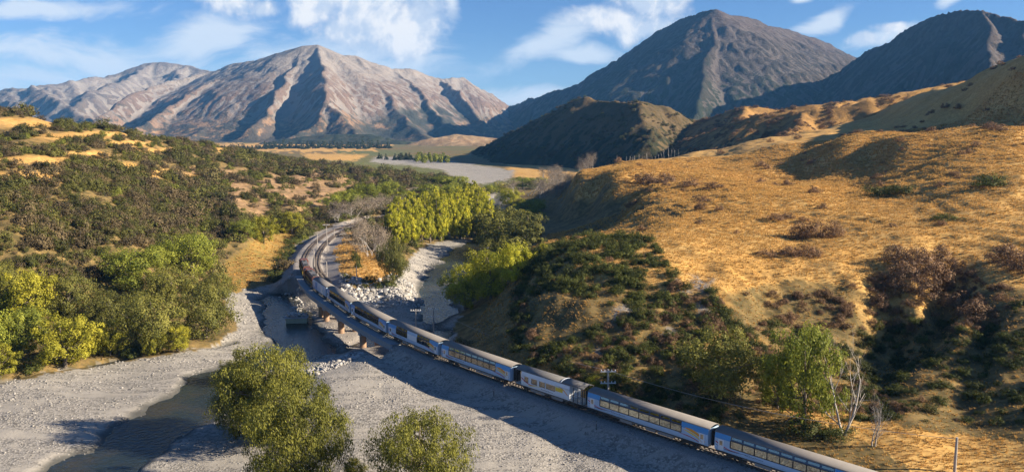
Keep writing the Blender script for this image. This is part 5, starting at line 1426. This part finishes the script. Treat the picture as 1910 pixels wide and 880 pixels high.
def locomotive(label, L, front):
    t = empty('locomotive'); tag(t, label, 'locomotive', 'locomotives at the head of the train'); h = L / 2
    MB().box(-h, h, -1.35, 1.35, .85, 1.25).build('frame', M_UNDER, t)
    c0 = -h + 1.4 if front else -h + 1.6
    hood = MB().extrude_x([(-1.0, 1.25), (1.0, 1.25), (1.0, 3.15), (.75, 3.5), (-.75, 3.5), (-1.0, 3.15)], c0 + 2.4, h - .9, closed=True).build('hood', M_MAROON, t)
    k = MB()
    for i in range(9):
        x = c0 + 3.0 + i * (L - 7.2) / 9
        k.box(x, x + .5, -1.04, 1.04, 1.6, 2.9)
    k.build('grille', M_UNDER, hood)
    MB().box(c0 + 2.8, h - 1.2, -.72, .72, 3.5, 3.54).build('roof', M_ROOFD, t)
    for x in (h - 2.2, h - 3.8): MB().cyl((x, 0, 3.6), .55, .14, 'z', 14).build('radiator_fan', M_UNDER, t)
    MB().box(c0 + 4.6, c0 + 5.6, -.25, .25, 3.5, 3.78).build('exhaust', M_BLACK, t)
    cab = MB().extrude_x([(-1.35, 1.25), (1.35, 1.25), (1.35, 3.2), (.9, 3.68), (-.9, 3.68), (-1.35, 3.2)], c0, c0 + 2.4, closed=True).build('cab', M_MAROON, t)
    MB().box(c0 - .02, c0 + .3, -1.36, 1.36, 1.3, 2.2).build('end_panel', M_YEL, cab)
    for s in (-1, 1): MB().box(c0 + .5, c0 + 1.9, s * 1.36 - .015, s * 1.36 + .015, 2.35, 3.05).build('window', M_TINT, cab)
    for y in (-.7, .7): MB().box(c0 - .015, c0 + .015, y - .5, y + .5, 2.4, 3.1).build('windscreen', M_TINT, cab)
    MB().box(c0 - .9, c0 - .02, -.95, .95, 1.25, 2.3).build('nose', M_MAROON, t, bevel=.08)
    for y in (-.6, .6): MB().cyl((c0 - .92, y, 1.9), .12, .06, 'x', 10).build('headlight', M_HEAD, t)
    for s in (-1, 1):
        r = MB().box(c0 + 2.5, h - .3, s * 1.3 - .02, s * 1.3 + .02, 2.1, 2.14)
        for i in range(7): x = c0 + 2.6 + i * (h - c0 - 3) / 6; r.box(x - .02, x + .02, s * 1.3 - .02, s * 1.3 + .02, 1.25, 2.1)
        r.build('handrail', M_YEL, t)
    MB().box(-2, 2, -1.1, 1.1, .3, .85).build('fuel_tank', M_UNDER, t, bevel=.1)
    for x in (-h + 3.2, h - 3.2): bogie(t, x)
    return t
def on_track(t, s0, s1, gap=0.9):
    """stand a vehicle between two places along the line"""
    a, _ = track_at(s0); b, _ = track_at(s1); m = (a + b) / 2; d = b - a
    c, _ = track_at((s0 + s1) / 2)
    m = m * 0.4 + c * 0.6
    t.location = (m[0], m[1], 0.0); t.rotation_euler = (0, 0, math.atan2(d[1], d[0]))
JT = [track_s(*p) for p in ((610, 561), (653, 592), (722, 630), (820, 673), (955, 722), (1093, 769), (1326, 847))]
JT.append(JT[-1] + 21.0); JT.append(JT[-1] + 17.0)
J0 = JT[0]
VEH = [
    (lambda L: locomotive('leading dark maroon locomotive at the head of the train', L, True), J0 - 14.5 - 35, J0 - 14.5 - 17.5),
    (lambda L: locomotive('second maroon locomotive with a yellow cab end', L, False), J0 - 14.5 - 17.5, J0 - 14.5),
    (lambda L: luggage_van('plain pale blue luggage van behind the locomotives', L, M_ROOF), J0 - 14.5, J0),
    (lambda L: carriage('blue panorama carriage first behind the luggage van, upon the bridge', L), JT[0], JT[1]),
    (lambda L: carriage('blue panorama carriage over the middle bridge piers', L), JT[1], JT[2]),
    (lambda L: carriage('cafe carriage with a blank pale panel between two window groups', L, [(.17, .40, 4), (.60, .84, 4)], (.405, .595, M_WHITE)), JT[2], JT[3]),
    (lambda L: carriage('blue panorama carriage between the cafe carriage and the open viewing carriage', L), JT[3], JT[4]),
    (lambda L: viewing_car('open-sided viewing carriage with dark roof and yellow panel', L), JT[4], JT[5]),
    (lambda L: carriage('blue panorama carriage just behind the open viewing carriage', L), JT[5], JT[6]),
    (lambda L: carriage('nearest blue panorama carriage, last before the grey roofed van', L), JT[6], JT[7]),
    (lambda L: luggage_van('grey roofed van at the tail, cut by the bottom of the view', L, M_ROOF), JT[7], JT[8]),
]
for fn, s0, s1 in VEH:
    a, _ = track_at(s0); b, _ = track_at(s1)
    on_track(fn(float(np.hypot(*(b - a))) - 1.0), s0, s1)

# ------------------------------------------------------------------ rails and bridge
def offset_line(o, s0, s1, step=1.0):
    s = np.arange(s0, s1, step); P = np.array([track_at(v)[0] for v in s]); T = np.array([track_at(v)[1] for v in s])
    return P + np.stack([-T[:, 1], T[:, 0]], 1) * o, T
M_RAIL = material('rail_steel', (0.14, 0.10, 0.08), 0.5, metal=0.5, var=0.2)
M_SLEEPER = material('sleeper_timber', (0.17, 0.145, 0.125), 0.9, var=0.3, vscale=2)
def path_bar(P, y, z, w):
    """square bar along a path (x, y points) at height z"""
    T = np.gradient(P, axis=0); T /= np.hypot(*T.T)[:, None]; N = np.stack([-T[:, 1], T[:, 0]], 1)
    V = []; F = []
    for p, n in zip(P, N):
        for dy, dz in ((y - w / 2, z[0]), (y + w / 2, z[0]), (y + w / 2, z[1]), (y - w / 2, z[1])): V.append((p[0] + n[0] * dy, p[1] + n[1] * dy, dz))
    for i in range(len(P) - 1):
        for k in range(4): F.append((i * 4 + k, i * 4 + (k + 1) % 4, i * 4 + 4 + (k + 1) % 4, i * 4 + 4 + k))
    m = len(P) - 1
    F += [(3, 2, 1, 0), (4 * m, 4 * m + 1, 4 * m + 2, 4 * m + 3)]
    return MB().add(V, F)
def track(label, P, zc):
    t = empty('railway_track'); tag(t, label, 'railway track', 'railway tracks')
    for y in (-.55, .55): path_bar(P, y, (zc - .17, zc), .08).build('rail', M_RAIL, t)
    T = np.gradient(P, axis=0); d = np.concatenate([[0], np.cumsum(np.hypot(*np.diff(P, axis=0).T))]); m = MB()
    for s in np.arange(.3, d[-1], .7):
        p = np.array([np.interp(s, d, P[:, k]) for k in (0, 1)]); q = np.array([np.interp(s, d, T[:, k]) for k in (0, 1)]); q /= np.hypot(*q); n = np.array([-q[1], q[0]])
        V = [(*(p + q * a + n * b), z) for z in (zc - .34, zc - .19) for a, b in ((-.11, -1.1), (.11, -1.1), (.11, 1.1), (-.11, 1.1))]
        m.add(V, [(3, 2, 1, 0), (4, 5, 6, 7), (0, 1, 5, 4), (1, 2, 6, 5), (2, 3, 7, 6), (3, 0, 4, 7)])
    o = m.build('sleepers', M_SLEEPER, t); o['kind'] = 'stuff'
P, T = offset_line(0, 2, TS[-1] - 2)
track('main railway line carrying the train round the curve', P, 0.0)
P, T = offset_line(4.3, 14, S_BR0 - 2)
track('second track beside the main line on the curve, empty', P, 0.0)
sd = np.array([un(*p, z=-.4) for p in ((575, 470), (587, 486), (592, 497), (600, 510), (613, 524))])
sd = _smooth_curve(sd, 1.0)
zs = float(np.median(Z(sd[:, 0], sd[:, 1]))) + .36
track('short rusty siding ending in the gravel yard', sd, zs)

M_CONC = material('bridge_concrete', (0.27, 0.29, 0.31), 0.8, var=0.15, vscale=1.0, bump=0.2, bscale=12)
M_PIER = material('pier_rust_brown', (0.30, 0.19, 0.12), 0.8, var=0.3, vscale=1.5, bump=0.2)
def bridge():
    t = empty('railway_bridge'); tag(t, 'curved concrete railway bridge on round piers over the river', 'bridge')
    P, T = offset_line(0, S_BR0, S_BR1)
    path_bar(P, 0, (-.75, -.25), 5.0).build('deck', M_CONC, t)
    for y in (-2.45, 2.45): path_bar(P, y, (-1.55, -.30), .42).build('girder', M_CONC, t)
    for y in (-1.0, 1.0): path_bar(P, y, (-1.5, -.76), .5).build('beam', M_CONC, t)
    for y in (-2.72, 2.72): path_bar(P, y, (-.295, -.20), .5).build('kerb', M_CONC, t)
    for px, py in ((596, 592), (619, 597), (651, 618), (693, 645)):
        q = un(px, py, -5.0); s = TS[np.argmin(np.hypot(TRACK[:, 0] - q[0], TRACK[:, 1] - q[1]))]
        c, tg = track_at(s); a = math.atan2(tg[1], tg[0])
        pr_ = MB().box(-.7, .7, -2.6, 2.6, -2.2, -1.56).build('pier_cap', M_CONC, t); pr_.location = (*c, 0); pr_.rotation_euler = (0, 0, a)
        for y in (-1.75, 1.75):
            k = MB().cyl((0, 0, -4.35), .75, 4.3, 'z', 18).build('pier', M_PIER, t, smooth=False); n = np.array([-tg[1], tg[0]]) * y
            k.location = (c[0] + n[0], c[1] + n[1], 0)
    for s in (S_BR0 - .6, S_BR1 + .6):
        c, tg = track_at(s)
        o = MB().box(-.9, .9, -3.2, 3.2, -6, -.80).build('abutment', M_CONC, t); o.location = (*c, 0); o.rotation_euler = (0, 0, math.atan2(tg[1], tg[0]))
bridge()

# ------------------------------------------------------------------ boulders and stones
M_ROCK = material('pale_boulder', (0.35, 0.335, 0.315), 0.9, var=0.35, vscale=1.5, bump=0.5, bscale=5, objvar=0.35)
M_STONE = material('river_stone', (0.25, 0.235, 0.215), 0.9, var=0.25, vscale=3, objvar=0.4)
def rock_mesh(seed, mat, sub=2, name='boulder'):
    import bmesh
    bm = bmesh.new(); bmesh.ops.create_icosphere(bm, subdivisions=sub, radius=1)
    rng = np.random.default_rng(seed); N = rng.normal(size=(9, 3)); N /= np.linalg.norm(N, axis=1)[:, None]; dd = rng.uniform(.55, .85, 9)
    for v in bm.verts:
        p = np.array(v.co)
        for n, d in zip(N, dd):
            k = p @ n
            if k > d: p = p - n * (k - d) * .92
        p *= np.array([1, .8, .65]) * (1 + rng.normal() * .02)
        v.co = p
    me = bpy.data.meshes.new(name); bm.to_mesh(me); bm.free(); me.materials.append(mat)
    return me
ROCKS = [rock_mesh(i, M_ROCK) for i in range(7)]
STONES = [rock_mesh(40 + i, M_STONE, 1, 'stone') for i in range(5)]
RIPRAP = [([(632, 520), (690, 536), (745, 514), (770, 520), (792, 548), (770, 558), (700, 560), (655, 566), (632, 545)], 150, 'pale boulder in the heaped bank under the railway yard', 'boulders of the bank under the yard', -2.5, .9),
          ([(566, 690), (600, 672), (640, 662), (690, 652), (696, 662), (640, 690), (580, 706)], 70, 'pale boulder lining the gravel bench opposite the bridge', 'boulders lining the gravel bench', -3.6, .6),
          ([(498, 548), (520, 530), (556, 528), (566, 560), (540, 580), (505, 575)], 40, 'grey boulder in shade beneath the far bridge end', 'boulders beneath the far bridge end', -3.5, .75)]
def boulders():
    SP = []; SS = []
    for poly, n, lab, grp, zc, size in RIPRAP:
        Q = np.array([un(*p, z=zc) for p in poly]); lo, hi = Q.min(0), Q.max(0)
        c = RNG.uniform(lo, hi, (6000, 2)); c = c[inpoly(c[:, 0], c[:, 1], Q)]
        z = Z(c[:, 0], c[:, 1])
        for i in range(min(n, len(c))):
            s = size * random.uniform(.55, 1.25)
            o = link('boulder', ROCKS[random.randrange(7)], None, (c[i, 0], c[i, 1], z[i] + s * .22), (random.uniform(-.5, .5), random.uniform(-.5, .5), random.uniform(0, 6.3)), s)
            tag(o, lab, 'boulder', grp)
        m = slice(n, n + int(n * 6)); q = c[m]
        SP.append(np.column_stack([q, z[m] + .1])); SS.append(RNG.uniform(.2, .55, len(q)) * size)
    SP = np.concatenate(SP); SS = np.concatenate(SS)
    scatter('riprap_rubble', 'small pale rubble packed between the boulders', SP, np.repeat(SS[:, None], 3, 1), kinds(ROCKS[:5]), tilt=.5)
    x, y = wedge(160000, -40, 22, 70, 300, .55)
    z = Z(x, y); g, go, ta, pa, b, og, gf = zones(x, y, z)
    drift = sstep(fbm(x / 18, y / 7, 4, 131), -.12, .28)
    k = RNG.uniform(0, 1, len(x)) < g * (.05 + .75 * drift) * (z > -5.9)
    s = (RNG.uniform(0, 1, k.sum()) ** 3 * .26 + .07) * np.clip(np.hypot(x[k], y[k]) / 150, .8, 1.5)
    scatter('gravel_stones', 'loose grey river stones on the gravel bars', np.stack([x, y, z], -1)[k], np.repeat(s[:, None], 3, 1), kinds(STONES), tilt=.6)
boulders()
def old_pier():
    t = empty('old_pier'); tag(t, 'stub of an old concrete pier with rocks heaped on top beside the bridge', 'pier')
    q = un(578, 600, -5.2); _, tg = track_at(TS[np.argmin(np.hypot(TRACK[:, 0] - q[0], TRACK[:, 1] - q[1]))])
    t.location = (q[0] - 3.5, q[1] + 1.0, -5.6); t.rotation_euler = (0, 0, .1)
    m = material('mossy_concrete', (0.30, 0.33, 0.24), 0.9, var=0.3, vscale=.8, bump=.3)
    MB().box(-2.6, 2.6, -1.3, 1.3, 0, 1.3).build('base', m, t, bevel=.1)
    MB().box(-3.0, 2.8, -1.6, 1.6, 1.3, 1.6).build('slab', M_CONC, t, bevel=.08)
    for i in range(26):
        s = random.uniform(.4, .8)
        link('rock', ROCKS[random.randrange(7)], t, (random.uniform(-2.4, 2.2), random.uniform(-1.2, 1.2), 1.65 + random.uniform(0, .55)), (random.uniform(-1, 1), random.uniform(-1, 1), random.uniform(0, 6)), s)
old_pier()

# ------------------------------------------------------------------ poles and wires
M_POLE = material('weathered_pole', (0.34, 0.31, 0.28), 0.9, var=0.3, vscale=2)
M_INS = material('insulator', (0.75, 0.76, 0.76), 0.3)
M_ARM = material('pale_crossarm', (0.55, 0.53, 0.50), 0.8, var=0.15)
TOPS = {}
def pole(px, py, hpx, arms, label, group='utility poles along the railway', r=.2):
    x, y, z = ground_at(px, py); d = math.hypot(y, HC - z); h = hpx * d / FPX
    t = empty('utility_pole', (x, y, z), (random.uniform(-.02, .02), random.uniform(-.02, .02), 0)); tag(t, label, 'pole', group)
    MB().cyl((0, 0, h / 2 - .3), r, h + .6, 'z', 10, r * .7).build('shaft', M_POLE, t)
    for i in range(arms):
        zz = h - .35 - i * 1.9
        a = MB().box(-1.25, 1.25, -.2, -.08, zz - .08, zz + .08).build('crossarm', M_ARM, t)
        for xx in (-1.1, -.55, .55, 1.1): MB().cyl((xx, -.14, zz + .2), .07, .24, 'z', 8).build('insulator', M_INS, a)
    TOPS[label] = (x, y, z + h - .2)
    return t
pole(776, 622, 46, 1, 'pole with one crossarm behind the cafe carriage')
pole(809, 626, 52, 2, 'thin pole with two pale crossarms between the train and the river')
pole(1134, 738, 49, 2, 'pole with two white crossarms beside the small yellow bush')
pole(1780, 884, 66, 0, 'bare pole without arms at the lower right')
for px, py, h, lab in ((592, 466, 30, 'farthest left pole standing beside the curve ballast'), (611, 470, 52, 'tall pole midway along the railway yard'), (586, 501, 36, 'pole left of the short siding'), (610, 520, 32, 'pole at the near end of the siding'), (665, 526, 30, 'pole at the edge of the golden grass in the yard'), (624, 445, 18, 'short pole far along the yard')):
    pole(px, py, h, 1 if h > 45 else 0, lab, r=.16)
for px, py, lab in ((822, 702, 'small dark marker post below the panorama carriage left of centre'), (921, 742, 'small dark marker post below the viewing carriage'), (1112, 806, 'small dark marker post below the panorama carriage right of centre')):
    x, y, z = ground_at(px, py); t = empty('marker_post', (x, y, z)); tag(t, lab, 'post', 'marker posts along the embankment')
    MB().cyl((0, 0, .5), .06, 1.6, 'z', 8).build('shaft', M_UNDER, t); MB().box(-.09, .09, -.08, -.05, .9, 1.2).build('plate', M_BOX, t)
def wire(a, b, label, sag=1.5, dz=0.0):
    A = np.array(TOPS[a]); B = np.array(TOPS[b]); s = np.linspace(0, 1, 24)
    P = A + (B - A) * s[:, None]; P[:, 2] -= 4 * sag * s * (1 - s) - dz
    V, F = tubes([(P, np.full(24, .03))], 4)
    tag(link('overhead_wire', mesh_np('overhead_wire', V, F, M_POLE)), label, 'wire', 'overhead wires')
wire('pole with two white crossarms beside the small yellow bush', 'thin pole with two pale crossarms between the train and the river', 'thin wire sagging along the foot of the slope to the double-armed pole')
wire('pole with two white crossarms beside the small yellow bush', 'bare pole without arms at the lower right', 'thin wire from the double-armed pole to the bare pole')
# ------------------------------------------------------------------ air
def build_haze():
    x, y0, y1, z0, z1 = 9600, -9600, 9600, -10.5, 640
    V = [(-x, y0, z0), (x, y0, z0), (x, y1, z0), (-x, y1, z0), (-x, y0, z1), (x, y0, z1), (x, y1, z1), (-x, y1, z1)]
    F = [(3, 2, 1, 0), (4, 5, 6, 7), (0, 1, 5, 4), (1, 2, 6, 5), (2, 3, 7, 6), (3, 0, 4, 7)]
    m = bpy.data.materials.new('haze'); m.use_nodes = True
    t = NT(m.node_tree); t.n.remove(t.n['Principled BSDF'])
    v = t.new('ShaderNodeVolumePrincipled')
    v.inputs['Color'].default_value = (0.16, 0.48, 1.0, 1)
    v.inputs['Density'].default_value = 0.00005
    v.inputs['Anisotropy'].default_value = 0.0
    t.l.new(v.outputs[0], t.n['Material Output'].inputs['Volume'])
    o = link('haze', mesh_np('haze', V, F, m)); o['kind'] = 'stuff'
build_haze()
